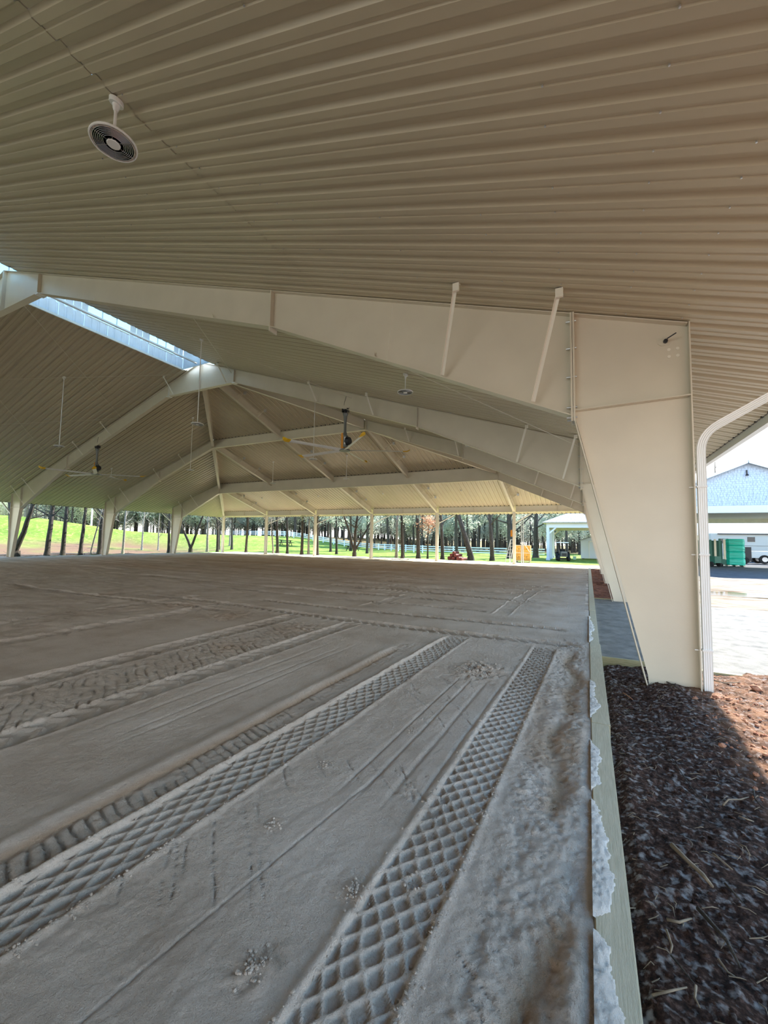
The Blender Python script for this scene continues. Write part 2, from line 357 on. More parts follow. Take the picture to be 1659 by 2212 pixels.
grid_mesh('floor', xs, ys, sand_h, SAND, label='grey beige raked sand floor of the covered riding arena, pressed with tyre tracks')
grid_mesh('floor_behind', np.linspace(-W-.7, XI, 30), np.linspace(-34, -3, 24), lambda x, y: (x*0-.002, {'brown_mix': x*0}), SAND, label='smooth beige sand of the arena behind the viewer')
grid_mesh('footing_strip', np.linspace(-W-.7, .6, 240), np.linspace(30.15, D5+2.6, 40), lambda x, y: (-.02+.02*fbm(x*1.5, y*3, 3, 3)+.0*x, None), CONC, label='sunlit pale gravel strip at the far end of the arena')

# crumbs of sand
def ico_pts(): 
    t = (1+5**.5)/2
    v = [(-1,t,0),(1,t,0),(-1,-t,0),(1,-t,0),(0,-1,t),(0,1,t),(0,-1,-t),(0,1,-t),(t,0,-1),(t,0,1),(-t,0,-1),(-t,0,1)]
    f = [(0,11,5),(0,5,1),(0,1,7),(0,7,10),(0,10,11),(1,5,9),(5,11,4),(11,10,2),(10,7,6),(7,1,8),(3,9,4),(3,4,2),(3,2,6),(3,6,8),(3,8,9),(4,9,5),(2,4,11),(6,2,10),(8,6,7),(9,8,1)]
    return [Vector(p).normalized() for p in v], f
ICO, ICF = ico_pts()
def lump(mb, c, r, sq=.7):
    R = [r*random.uniform(.6, 1.2) for _ in ICO]; a = random.random()*6.3; ca, sa = math.cos(a), math.sin(a)
    mb.add([(c[0]+(p.x*ca-p.y*sa)*R[i], c[1]+(p.x*sa+p.y*ca)*R[i]*.8, c[2]+p.z*R[i]*sq) for i, p in enumerate(ICO)], ICF)
mb = MB()
cr = []
for k in range(900):
    t = random.random(); y = .9+5.8*t**1.6
    edge = random.choice([-1.78+.03*(y-1.2), -1.78+.03*(y-1.2), -2.11+.03*(y-1.2), -3.20+.038*(y-1.2), -3.20+.038*(y-1.2), -3.56+.038*(y-1.2)])
    cr.append((edge+random.gauss(0, .025), y, random.uniform(.003, .010)))
for bx, by, br, n in ((-2.43, 5.35, .22, 260), (-2.32, 1.30, .06, 60), (-2.15, 1.76, .05, 45), (-2.8, 1.94, .04, 25), (-1.95, 1.95, .06, 30), (-2.9, 2.6, .05, 20), (-2.55, 3.4, .05, 20)):
    for k in range(n): cr.append((random.gauss(bx, br*.5), random.gauss(by, br*.6), random.uniform(.003, .011)*(1.7 if by > 4 else 1)))
cx_ = np.array([[c[0] for c in cr]]); cy_ = np.array([[c[1] for c in cr]]); cz_ = sand_h(cx_, cy_)[0][0]
for c, z in zip(cr, cz_): lump(mb, (c[0], c[1], z+c[2]*.3), c[2])
tag(mb.build('sand_crumbs', SAND), 'loose crumbs of beige sand along the tyre tracks', 'sand crumbs', kind='stuff')

# ------------------------------------------------------------------ ground outside
def soil_h(x, y):
    base = -.11+.10*sst(-.85, -.2, x)*sst(3.2, 5.6, y)+.05*sst(0, 1.2, x)
    h = base+.035*fbm(x*2.2, y*2.2, 4, 4)+.026*fbm(x*14, y*14, 4, 8)+.016*np.abs(fbm(x*9, y*9, 2, 14))
    h = h-.05*sst(-.9, -1.0, x)
    return h, {'sun_tint': sst(-.25, .1, x)*.55*np.clip(.8+1.5*fbm(x*9, y*9, 3, 88), 0, 1.3)}  # lighter orange beyond the eave's shadow edge paints sunlight on the soil
xs = np.concatenate([np.arange(-1.02, .9, .0125), spaced(.9, 9, .03, .3, 1.04)]); ys = np.concatenate([np.arange(.6, 6.86, .0135)])
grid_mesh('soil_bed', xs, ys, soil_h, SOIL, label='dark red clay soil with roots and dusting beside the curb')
def soilz(x, y): return float(soil_h(np.array([[float(x)]]), np.array([[float(y)]]))[0][0, 0])
grid_mesh('packed_track', np.arange(-1.0, 16, .05), np.arange(6.9, 14.05, .05), lambda x, y: (-.018+.012*fbm(x*1.2, y*6, 3, 6)-.02*np.exp(-((y-8.9-.15*x*.1)/.035)**2)-.02*np.exp(-((y-10.6)/.04)**2)-.02*np.exp(-((y-12.6)/.05)**2)+.004*fbm(x*20, y*20, 2, 7), None), ASPH, label='grey packed gravel track leading into the arena')
grid_mesh('red_mulch_bed', np.arange(-1.0, 1.3, .06), np.arange(14.05, 33, .06), lambda x, y: (-.05+.06*fbm(x*4, y*3, 4, 6)+.03*sst(-.9, .5, x), None), MUD, label='red brown mulch bed between curb and columns')
def yard_h(x, y):
    pud = np.exp(-(((x-3.9)/1.9)**2+((y-18.5)/.8)**2))
    h = -.03+.05*fbm(x*.35, y*1.2, 4, 9)+.02*fbm(x*2, y*4, 3, 10)-.10*pud
    return h, None
grid_mesh('muddy_yard', np.concatenate([np.arange(1.3, 16, .08), np.arange(16, 60, .8)]), np.concatenate([np.arange(14.05, 27.3, .08)]), yard_h, YARD, label='sunlit muddy gravel yard right of the arena')
LOT = groundmat('dark_asphalt', [(.3, (.05, .052, .058)), (.7, (.105, .105, .11))], 2, bump=.01, bscale=30)
grid_mesh('asphalt_lot', np.concatenate([np.arange(1.3, 16, .4), np.arange(16, 60, .8)]), np.arange(27.22, 96, .6), lambda x, y: (-.035+.02*fbm(x*.6, y*.9, 3, 9), None), LOT, label='dark asphalt lot around the barn')
grid_mesh('near_yard', np.arange(9, 60, .5), np.arange(-40, 14.3, .5), lambda x, y: (-.04+.03*fbm(x, y, 2, 3), None), YARD, label='pale yard right of the soil bed')
grid_mesh('near_margin', np.arange(-1.02, 9.2, .3), np.arange(-34, .75, .3), lambda x, y: (-.06+.02*fbm(x, y, 2, 3), {'sun_tint': x*0+.4}), SOIL, label='red soil behind the viewer')
# puddle
mb = MB(); n = 44; pts = []
for j in range(n):
    a = 2*PI*j/n; r = 1+.22*math.sin(3*a+1)+.13*math.sin(5*a)+.08*math.sin(9*a); pts.append((3.9+2.1*r*math.cos(a), 18.5+.8*r*math.sin(a)))
mb.prism(pts, -.10, -.05, 'z')
PUD = mat('muddy_water', (.20, .13, .05), .06, spec=.25)
tag(mb.build('puddle', PUD), 'brown rain puddle in the muddy yard beyond the gravel track', 'puddle')

def terr(x, y):
    g = sst(0, 22, -x-32)*2.0*sst(0, 14, y-36+np.maximum(0, -x-52)*1.2)
    g = g+1.3*sst(0, 20, -x-55)*sst(0, 20, 50-y)+.9*sst(0, 14, -x-50)*sst(0, 14, 40-y)
    # shallow ditch with leaf litter along the left side
    d = np.exp(-((x+47)/5.0)**2)*sst(42, 30, y)*.5+0*x
    return g-d
def terrz(x, y): return float(terr(np.array([[float(x)]]), np.array([[float(y)]]))[0, 0])
def grass_h(x, y):
    inside = (x > -W-1.2)*(x < 1.2)*(y < D5+2.3)*(y > -34)
    z = -.03+terr(x, y)+.06*fbm(x*.4, y*.4, 3, 15)*sst(0, 4, np.abs(y-D5)+np.abs(x+W))
    z = np.where(inside, -.35, z); z = np.where((x > -1)*(y < 95)*(x < 60)*((x > 1.2)+(y < D5)), -.5, z)
    lit = sst(0, 2, -x-42.5)*(1-sst(14, 19, -x-42.5))*(1-sst(33, 44, y))
    lit = lit*np.clip(.85+1.0*fbm(x*.3, y*.3, 3, 19), 0, 1)
    wood = sst(66, 74, y+.35*np.maximum(-x-30, 0)); lit = np.maximum(lit, wood*.8)
    return z, {'litter': lit}
xs = np.concatenate([np.arange(-230, -66, 4.0), np.arange(-66, 4, .5), np.arange(4, 140, 4.0)]); ys = np.concatenate([np.arange(-60, 0, 4.0), np.arange(0, 80, .5), np.arange(80, 260, 4.0)])
grid_mesh('lawn', xs, ys, grass_h, GRASS, label='bright green lawn rising to a wooded skyline')

# ------------------------------------------------------------------ curb boards
def board(x0, x1, y0, y1, z0, z1, name, label, m, tilt=0, group=None):
    bm = bmesh.new(); bmesh.ops.create_cube(bm, size=1)
    for v in bm.verts: v.co = Vector((v.co.x*(x1-x0), v.co.y*(y1-y0), v.co.z*(z1-z0)))
    bmesh.ops.bevel(bm, geom=bm.edges[:], offset=.006, segments=2, affect='EDGES')
    me = bpy.data.meshes.new(name); bm.to_mesh(me); bm.free(); me.materials.append(m)
    o = link(name, me, None, ((x0+x1)/2, (y0+y1)/2, (z0+z1)/2)); o.rotation_euler = (0, 0, tilt); return tag(o, label, 'timber', group)
cb = [(-3.2, .544, 'pine curb board behind the viewer'), (.55, 4.3, 'nearest treated pine curb board, half covered by spilled sand'), (4.306, 7.62, 'treated pine curb board beside the foot of the nearest column'),
      (7.626, 11.28, 'treated pine curb board beside the grey gravel track'), (11.286, 16.1, 'treated pine curb board passing the second right column'),
      (16.106, 20.9, 'fourth board back from the track in the pine curb line'), (20.906, 25.7, 'second last board of the pine curb line'), (25.706, 30.1, 'farthest board of the pine curb line')]
for i, (a, b, l) in enumerate(cb):
    board(-1.144+(.008 if i == 3 else 0), -1.0+(.012 if i == 2 else 0), a, b, -.2, .022-(.006 if i == 3 else 0), 'curb_board', l, WOOD)
board(-.998, -.30, 6.862, 6.905, -.19, .008, 'cross_board', 'green tinted pine board edging the gravel track left of the nearest column', WOODX)
board(.16, 4.6, 6.72, 6.80, -.19, .012, 'cross_board', 'sunlit pine board edging the gravel track right of the downspout', WOODX, tilt=-.02)
board(-.995, 1.25, 14.0, 14.045, -.19, .01, 'cross_board', 'far pine board edging the gravel track by the second column', WOODX)
# spilled sand on the curb
def spill(y0, y1, wid, seed, label):
    # lens-shaped crust lying on the board
    ny = int((y1-y0)/.012); ys_ = np.linspace(y0, y1, ny); xs_ = np.linspace(-1.15, -1.004, 22)
    def f(x, y):
        t = (y-y0)/(y1-y0); edge = wid*np.sin(PI*np.clip(t, 0, 1))**.7+.07*fbm(x*0+3, y*4, 4, seed)+.014*fbm(x*45, y*45, 3, seed+5)
        d = edge-(x+1.15); return np.where(d > 0, .0225+.012*np.clip(d/.05, 0, 1)**.7+.010*fbm(x*45, y*45, 3, seed+9)*np.clip(d/.02, 0, 1), .012), {'brown_mix': x*0}
    o = grid_mesh('spilled_sand', xs_, ys_, f, SANDW, kind=None, label=label); tag(o, None, 'sand')
SANDW = groundmat('dry_spilled_sand', [(.3, (.58, .555, .52)), (.7, (.70, .68, .655))], 8, bump=.006, bscale=140)
for i, (a, b, wd, l) in enumerate(((.95, 2.05, .135, 'widest patch of pale spilled sand, on the nearest end of the curb board'), (2.12, 3.05, .105, 'second patch of pale spilled sand on the curb board from the viewer'),
                                   (3.15, 3.95, .07, 'small patch of spilled sand in the middle of the near curb board'), (4.35, 5.6, .085, 'patch of spilled sand on the curb board before the column foot'), (7.7, 10.4, .06, 'thin spilled sand on the curb board beside the gravel track'))):
    spill(a, b, wd, 90+i*7, l)

# ------------------------------------------------------------------ roof panels
PER = .3048
PROF = [(0, .042), (.034, .042), (.062, 0), (.128, 0), (.136, .011), (.164, .011), (.172, 0), (.244, 0), (.272, .042)]
def strip_profile(width):
    r = []; k = 0
    while True:
        for a, h in PROF:
            if k*PER+a > width+1e-6: return r
            r.append((k*PER+a, h))
        k += 1
PW = 3*PER; SP = strip_profile(PW)
ceil = thing('ceiling', 'beige ribbed metal panel ceiling of the arena roof, gabled with a hipped far end', None, kind='structure'); ceil.pop('category', None)
_pc = {}
def panel(a0, lo, hi, P, key=None, flip=False, name='roof_panel', dz=0.0):
    """a0 start across; lo(a), hi(a) limits along the slope; P(a, r) -> xyz; key shares meshes"""
    if key and key in _pc: 
        return link(name, _pc[key], ceil, (0, a0, dz) if key[0] != 'h' else (a0, 0, dz))
    vs = []; 
    for a, h in SP:
        l, u = lo(a0+a), hi(a0+a)
        if u < l: u = l
        p = P(a0+a, l); q = P(a0+a, u); vs += [(p[0], p[1], p[2]+h), (q[0], q[1], q[2]+h)]
    # back side lip: thickness of sheet
    n = len(SP); fs = [(2*i, 2*i+1, 2*i+3, 2*i+2) for i in range(n-1)]
    if key:
        off = (0, a0, 0) if key[0] != 'h' else (a0, 0, 0)
        vs = [(v[0]-off[0], v[1]-off[1], v[2]) for v in vs]
    else: off = (0, 0, 0)
    me = bpy.data.meshes.new(name); me.from_pydata(vs, [], fs); me.materials.append(PANEL)
    if key: _pc[key] = me
    return link(name, me, ceil, (off[0], off[1], dz))
XR = CX+.96; XL = CX-.94; XE = OV
rest = MB()
def addrest(a0, l, u, P):
    k = len(rest.v); n = len(SP)
    for a, h in SP:
        p = P(a0+a, l); q = P(a0+a, u); rest.v += [(p[0], p[1], p[2]+h), (q[0], q[1], q[2]+h)]
    rest.f += [(k+2*i, k+2*i+1, k+2*i+3, k+2*i+2) for i in range(n-1)]
PR = lambda a, r: (r, a, HE-S*r)
PL = lambda a, r: (r, a, HE+S*(W+r))
npan = 0
a = D5+OV-PW*68
while a < D5+OV-.01:
    def topR(y): return XR if y < D2 else max(CX, CX+(y-D2))
    def topL(y): return XL if y < D2 else min(CX, CX-(y-D2))
    for seg, (hi_, lo_) in enumerate(((XE, -5.43), (-5.43, -10.88), (-10.88, None))):
        if a+PW <= D2+.01:
            lo2 = XR if lo_ is None else lo_
            if a > -1.2: panel(a, lambda y: lo2-.06*(lo_ is not None), lambda y: hi_, PR, key=('r', seg), dz=-.006*(seg % 2)); npan += 1
            else: addrest(a, lo2, hi_, PR)
        else:
            f_lo = (lambda y, L=lo_: min(max(topR(y), L if L is not None else -99), XE))
            if topR(a) < hi_: panel(a, f_lo, lambda y, h=hi_: max(h, f_lo(y)), PR, dz=-.006*(seg % 2)); npan += 1
    for seg, (hi_, lo_) in enumerate(((-W-XE, -W+7.6), (-W+7.6, None))):
        if a+PW <= D2+.01:
            u2_ = XL if lo_ is None else lo_
            if a > 5: panel(a, lambda y: hi_, lambda y: u2_+.06*(lo_ is not None), PL, key=('l', seg), dz=-.006*(seg % 2)); npan += 1
            else: addrest(a, hi_, u2_, PL)
        else:
            f_hi = (lambda y, L=lo_: max(min(topL(y), L if L is not None else 99), -W-XE))
            if topL(a) > hi_: panel(a, lambda y, h=hi_: min(h, f_hi(y)), f_hi, PL, dz=-.006*(seg % 2)); npan += 1
    a += PW
PHp = lambda a, r: (a, r, zh(r))
a = CX-PW*22
while a < CX+PW*22-.01:
    def bot(x): return D2+abs(x-CX)
    for seg, (l, u) in enumerate(((D4-.5, D5+OV), (D2, D4-.5))):
        f_lo = lambda x, l=l: max(bot(x), l)
        if min(bot(a), bot(a+PW)) < u: panel(a, lambda x, u=u: min(f_lo(x), u), lambda x, u=u: u, PHp, dz=-.004*seg); npan += 1
    a += PW
print('panels', npan)
tag(rest.build('roof_panel_run', PANEL, ceil), None, None, None, 'stuff')
def gap_shade(x0, x1, y0, y1, z, name='gap_shade_strip'):  # black strips draw the shade in rib gaps at eaves and beam tops
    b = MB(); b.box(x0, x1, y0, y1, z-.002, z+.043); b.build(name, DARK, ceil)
gap_shade(XE-.03, XE-.004, -28, D5+OV-.1, HE-S*XE+.008); gap_shade(-W-XE+.004, -W-XE+.03, -28, D5+OV-.1, HE-S*XE+.008)
gap_shade(-W-XE, XE, D5+OV-.03, D5+OV-.004, zh(D5+OV)+.008)
gap_shade(-W+2*w+.1, -2*w-.1, D3-.05, D3-.02, zh(D3)+.014); gap_shade(-W+w+.1, -w-.1, D4-.05, D4-.02, zh(D4)+.014); gap_shade(-W+.1, -.1, D5-.05, D5-.02, zh(D5)+.014)
# screw heads in rows
mb = MB()
for xx in (-.075, -.66, -1.39, -2.1, -3.3, -4.6, -5.3, -6.8, -8.2, -9.6):
    for k in range(30):
        y = D5+OV-PW*47+PER*(k+28)+.158
        if xx < -2 and random.random() < .55: continue
        if random.random() < .1: continue
        z = HE-S*xx; mb.cyl((xx+random.uniform(-.01, .01), y, z-.012), .007, .012, 6)
        if random.random() < .25: mb.cyl((xx+.045, y+.02, z-.011), .006, .011, 6)
sc = mb.build('screw_heads', ALU, ceil); sc['kind'] = 'stuff'

# ------------------------------------------------------------------ ridge monitor
mon = thing('ridge_monitor', 'raised ventilation monitor along the roof ridge with blue grey ribbed walls and clear panes', 'roof monitor', (CX, 2, 10.0))
def lc(o): return o
MX, MY, MZ = CX, 2, 10.0
def mbuild(mb, name, m, label=None):
    mb.v = [(x-MX, y-MY, z-MZ) for x, y, z in mb.v]; o = mb.build(name, m, mon)
    if label: o['label'] = label
    return o
y0m, y1m = -12.0, D2-.35; zw0 = zr(XL)-.02; zw1 = 10.60; zt = 11.55
groups = [(8.95, 10.70, 3), (11.58, 12.86, 3), (2.0, 4.0, 3), (5.2, 7.0, 3)]
y = y0m
# lower ribbed wall sheets, left and right
nsh = 28; shw = (y1m-y0m)/nsh
for side, X0 in ((-1, XL), (1, XR)):
    for k in range(nsh):
        a = y0m+k*shw; b = MB(); hh = zw1 if side < 0 else 10.35
        pts = []
        for i in range(4):
            t = a+i*shw/3; pts += [(X0, t), (X0-side*-.0, t+shw*.25)]
        poly = []
        for i in range(3):
            t = a+i*shw/3; d = .012*side
            poly += [(X0, t), (X0, t+shw*.21), (X0+d*2, t+shw*.235), (X0+d*2, t+shw*.30), (X0, t+shw*.325)]
        poly.append((X0, a+shw-.006))
        vs = [(p[0], p[1], zw0) for p in poly]+[(p[0], p[1], hh) for p in poly]; n = len(poly)
        b.add(vs, [(i, i+1, i+1+n, i+n) for i in range(n-1)]); mbuild(b, 'wall_sheet', MONW)
# upper left wall: solid sheets and panes
gs = sorted(groups); cur = y0m
for (ga, gb, gn) in gs+[(y1m, y1m, 0)]:
    b = MB(); 
    yy = cur
    while yy < ga-.02:
        e = min(yy+.29, ga); b.add([(XL, yy, zw1), (XL, e-.04, zw1), (XL, e-.04, zt), (XL, yy, zt)], [(0,1,2,3)]); b.add([(XL-.02, e-.04, zw1), (XL-.02, e, zw1), (XL-.02, e, zt), (XL-.02, e-.04, zt)], [(0,1,2,3)]); yy = e
    if b.v: mbuild(b, 'upper_sheet', MONW)
    for k in range(gn):
        a = ga+(gb-ga)*k/gn; e = ga+(gb-ga)*(k+1)/gn
        b = MB(); b.box(XL-.004, XL+.004, a+.02, e-.02, zw1+.02, zt); mbuild(b, 'pane', PANE)
        b = MB(); b.box(XL-.015, XL+.015, a-.02, a+.02, zw1, zt); mbuild(b, 'mullion', MONW)
    if gn: 
        b = MB(); b.box(XL-.02, XL+.025, ga, gb, zw1-.015, zw1+.02); mbuild(b, 'sill', WHITE)
    cur = gb
# right side: tall clear panes under the monitor roof
k = 0; yy = y0m
while yy < y1m-.1:
    e = min(yy+.9, y1m); b = MB(); b.box(XR-.004, XR+.004, yy+.02, e-.02, 10.37, zt+.1); mbuild(b, 'pane', PANE)
    b = MB(); b.box(XR-.02, XR+.02, yy-.02, yy+.02, 10.35, zt+.1); mbuild(b, 'mullion', MONW); yy = e
b = MB(); b.prism([(XL-.45, zt-.10), (CX, zt+.22), (XR+.45, zt-.05), (XR+.45, zt-.01), (CX, zt+.27), (XL-.45, zt-.06)], y0m, y1m+.2, 'y'); mbuild(b, 'monitor_roof', MONW)
for yy in (y1m, y0m):
    b = MB(); b.prism([(XL, zw0), (XR, zr(XR)), (XR, zt-.02), (CX, zt+.2), (XL, zt-.02)], yy, yy+.02, 'y'); mbuild(b, 'end_wall', MONW)
b = MB(); b.box(XL-.01, XL+.05, y0m, y1m, zw0-.05, zw0+.03); mbuild(b, 'sill_trim', WHITE)
b = MB(); b.tube([(CX+.05, D1+.1, 10.22), (CX+.05, D2-.1, 10.22)], .055, 12); tag(b.build('ridge_pipe', WHITE, smooth=True), 'long white round pipe under the open ridge between the first two frames', 'pipe')

# ------------------------------------------------------------------ portal frames
RB = [(-1.3, 3.36), (-6.7, 5.82), (-16.05, 8.98)]     # rafter soffit line
def rbz(x):
    for (a, za), (b, zb) in zip(RB[:-1], RB[1:]):
        if b <= x <= a: return za+(zb-za)*(a-x)/(a-b)
    return RB[-1][1]
FLW = .2
def frame(Y, kind, label):
    T = thing('portal_frame', label, 'steel frame', (CX, Y, 0), group='portal frames of the arena')
    def out(mb, name, m=STEEL, par=None, lab=None):
        mb.v = [(x-CX, y-Y, z) for x, y, z in mb.v]; o = mb.build(name, m, par or T)
        if lab: o['label'] = lab
        return o
    hipx = {1: None, 2: None, 3: -2*w, 4: -w}[kind]
    for sd in (1, -1):
        mx = (lambda x: x) if sd == 1 else (lambda x: -W-x)
        def poly(mb, pts, a, b): mb.prism([(mx(x), z) for x, z in pts], Y+a, Y+b)
        def flange(mb, p, q, t=.014, wd=FLW):
            mb.beam((mx(p[0]), Y, p[1]), (mx(q[0]), Y, q[1]), wd, t, upv=(0, 0, 1) if abs(p[0]-q[0]) > abs(p[1]-q[1]) else (1, 0, 0))
        def vfl(mb, p, q): 
            a, b = Vector((mx(p[0]), Y, p[1])), Vector((mx(q[0]), Y, q[1])); mb.beam(a, b, .014, FLW, upv=(0, 1, 0))
        b = MB(); zb = -.12
        poly(b, [(-.007, zb), (-.50, zb), (-.51, .05), (-1.29, 3.43), (-1.28, zr(-1.28)-.012), (-.007, zr(0)-.012)], -.006, .006)
        c = out(b, 'column')
        b = MB(); vfl(b, (0, zb), (0, zr(0)-.01)); out(b, 'flange', par=c)
        b = MB(); vfl(b, (-.51, zb), (-1.30, 3.40)); out(b, 'flange', par=c)
        b = MB(); b.beam((mx(-1.29), Y-.004, 3.43), (mx(0), Y-.004, 3.46), FLW-.01, .012); out(b, 'knee_stiffener')
        b = MB(); b.beam((mx(-.02), Y, zr(0)-.02), (mx(-1.28), Y, zr(-1.28)-.02), FLW, .014); out(b, 'top_flange')
        b = MB(); b.beam((mx(-1.28), Y, 3.28), (mx(-1.28), Y, zr(-1.3)-.01), .024, FLW+.02, upv=(0, 1, 0)); b.beam((mx(-1.31), Y, 3.28), (mx(-1.31), Y, zr(-1.3)-.01), .024, FLW+.02, upv=(0, 1, 0)); sp = out(b, 'splice_plate')
        for zz in (3.34, 3.48, 3.9, 4.3, 4.68):
            for dy in (-.07, .07):
                b = MB(); b.cyl((mx(-1.375), Y+dy, zz), .013, .13, 6, axis='x') if sd == 1 else b.cyl((mx(-1.375)-.13, Y+dy, zz), .013, .13, 6, axis='x'); out(b, 'bolt', ALU, par=sp)
        x1 = hipx if hipx is not None else -16.05
        segs = [(-1.32, -6.69), (-6.72, x1)] if x1 < -6.8 else [(-1.32, x1)]
        endz = {3: 7.83, 4: 5.53}.get(kind)
        def zb_(x):
            if kind == 4: return 3.36+(5.53-3.36)*(x+1.3)/(x1+1.3)
            if kind == 3 and x < -6.7: return 5.82+(7.83-5.82)*(x+6.7)/(x1+6.7)
            return rbz(x)
        for (xa, xb) in segs:
            b = MB(); poly(b, [(xa, zb_(xa)), (xb, zb_(xb)), (xb, zr(xb)-.012), (xa, zr(xa)-.012)], -.006, .006); r = out(b, 'rafter')
            b = MB(); b.beam((mx(xa), Y, zb_(xa)), (mx(xb), Y, zb_(xb)), FLW, .014); out(b, 'bottom_flange', par=r)
            b = MB(); b.beam((mx(xa), Y, zr(xa)-.02), (mx(xb), Y, zr(xb)-.02), FLW, .012); out(b, 'top_flange', par=r)
        if x1 < -6.8:
            for dx in (-.008, -.03):
                pass
            b = MB(); b.beam((mx(-6.705), Y, zb_(-6.7)-.10), (mx(-6.705), Y, zr(-6.7)-.01), .026, FLW+.01, upv=(0, 1, 0)); out(b, 'splice_plate')
        # flange braces up to the purlins, both faces
        bx = {1: (-1.8, -3.13, -8.6, -11.2), 2: (-1.8, -3.17, -8.5, -11.2, -16.5), 3: (-1.8, -3.3, -6.9, -9.6), 4: (-2.0, -3.6)}[kind]
        for i, x in enumerate(bx):
            if kind == 1 and i > 1: continue
            for fy in (-1, 1):
                xt = x+.38 if x > -5 else x; dy = .68
                p0 = Vector((mx(x), Y+fy*.10, zb_(x)+.03 if x > -16 else rbz(x)+.05)); p1 = Vector((mx(xt), Y+fy*dy, zr(xt)-.05))
                b = MB(); d = (p1-p0).normalized(); sdv = d.cross(Vector((0, 1, 0))).normalized()
                b.beam(p0, p1, .05, .004, upv=(0, fy, .2)); b.beam(p0+sdv*.025, p1+sdv*.025, .004, .045, upv=(0, fy, .2)); br = out(b, 'flange_brace', STEELB)
                b = MB(); b.box(p1.x-.045, p1.x+.045, p1.y-.02, p1.y+.012, p1.z-.08, p1.z+.045); b.box(p1.x-.045, p1.x+.045, p1.y-.02, p1.y+.06, p1.z+.035, p1.z+.048); out(b, 'clip', STEELB, par=br)
        # fittings
        if kind == 1:
            b = MB(); b.beam((mx(-4.15), Y-.008, zb_(-4.15)+.02), (mx(-4.05), Y-.008, zr(-4.05)-.03), .006, .006, upv=(0, 1, 0)); out(b, 'weld_seam', STEELB)
        if kind in (1, 2):
            for x in (-4.4, -8.4, -13.0):
                b = MB(); b.prism([(mx(x)-.03, zb_(x)+.012), (mx(x)+.05, zb_(x)+.0), (mx(x)+.01, zb_(x)+.10)], Y-.06, Y-.052); out(b, 'gusset')
            b = MB(); 
            for px_, pz_ in ((-.11, 4.09), (-.20, 4.09), (-.11, 4.00), (-.20, 4.00)): b.cyl((mx(px_), Y-.012, pz_), .019, .024, 10, axis='y')
            if sd == 1:
                pc = out(b, 'plug_cap', STEELB); pc['kind'] = 'stuff'
            if kind == 1 and sd == 1:
                b = MB(); b.prism([(-.32, 4.19), (-.28, 4.15), (-.20, 4.15), (-.17, 4.19), (-.20, 4.24), (-.29, 4.24)], Y-.016, Y-.006); ap = out(b, 'anchor_plate')
                b = MB(); b.tube([(-.235, Y-.01, 4.195), (-.225, Y-.10, 4.20), (-.14, Y-.14, 4.235)], .008, 6); b.cyl((-.235, Y-.05, 4.197), .025, .04, 8, axis='y'); out(b, 'eye_bolt', DARK, par=ap)
    if kind in (1, 2):
        b = MB(); xa, xb = -16.06, -W+16.06
        b.prism([(xa, 8.98), (xa, zr(xa)-.012), (CX, zr(CX)-.012), (xb, zr(xb)-.012), (xb, 8.98)], Y-.006, Y+.006); ap = out(b, 'apex_web')
        b = MB(); b.beam((xa+.05, Y, 8.975), (xb-.05, Y, 8.975), FLW, .014); out(b, 'bottom_flange', par=ap)
        b = MB(); b.beam((xa, Y, zr(xa)-.018), (CX, Y, zr(CX)-.018), FLW, .012); out(b, 'top_flange', par=ap)
        b = MB(); b.beam((xb, Y, zr(xb)-.018), (CX, Y, zr(CX)-.018), FLW, .012); out(b, 'top_flange', par=ap)
        for xx in (xa, xb):
            b = MB(); b.beam((xx, Y, 8.93), (xx, Y, zr(xx)-.02), .016, FLW, upv=(0, 1, 0)); out(b, 'stiffener', par=ap)
            b = MB(); b.box(xx-.09, xx+.09, Y-.11, Y+.11, 8.93, 8.965); out(b, 'end_clip', WHITE, par=ap)
        b = MB(); b.box(CX-.03, CX-.012, Y-.1, Y+.1, 8.98, zr(CX)-.03); b.box(CX+.012, CX+.03, Y-.1, Y+.1, 8.98, zr(CX)-.03); out(b, 'splice_plate', par=ap)
    else:
        xa, xb = hipx, -W-hipx; z0 = {3: 7.83, 4: 5.53}[kind]; z1 = zh(Y)-.012
        b = MB(); b.box(xb, xa, Y-.006, Y+.006, z0, z1); r = out(b, 'hip_beam')
        b = MB(); b.beam((xb, Y, z0), (xa, Y, z0), FLW, .014); out(b, 'bottom_flange', par=r)
        b = MB(); b.beam((xb, Y, z1-.01), (xa, Y, z1-.01), FLW, .012); out(b, 'top_flange', par=r)
        for xx in (xa, xb):
            b = MB(); b.box(xx-.012, xx+.012, Y-.1, Y+.1, z0-.03, z1); out(b, 'splice_plate', par=r)
    return T
frame(D1, 1, 'nearest white steel portal frame, its big tapered column in the right foreground')
frame(D2, 2, 'second white steel portal frame, the last one that reaches the ridge')
frame(D3, 3, 'third white steel frame with a level beam across the hipped roof')
frame(D4, 4, 'farthest white steel frame with the longest level beam under the hip')

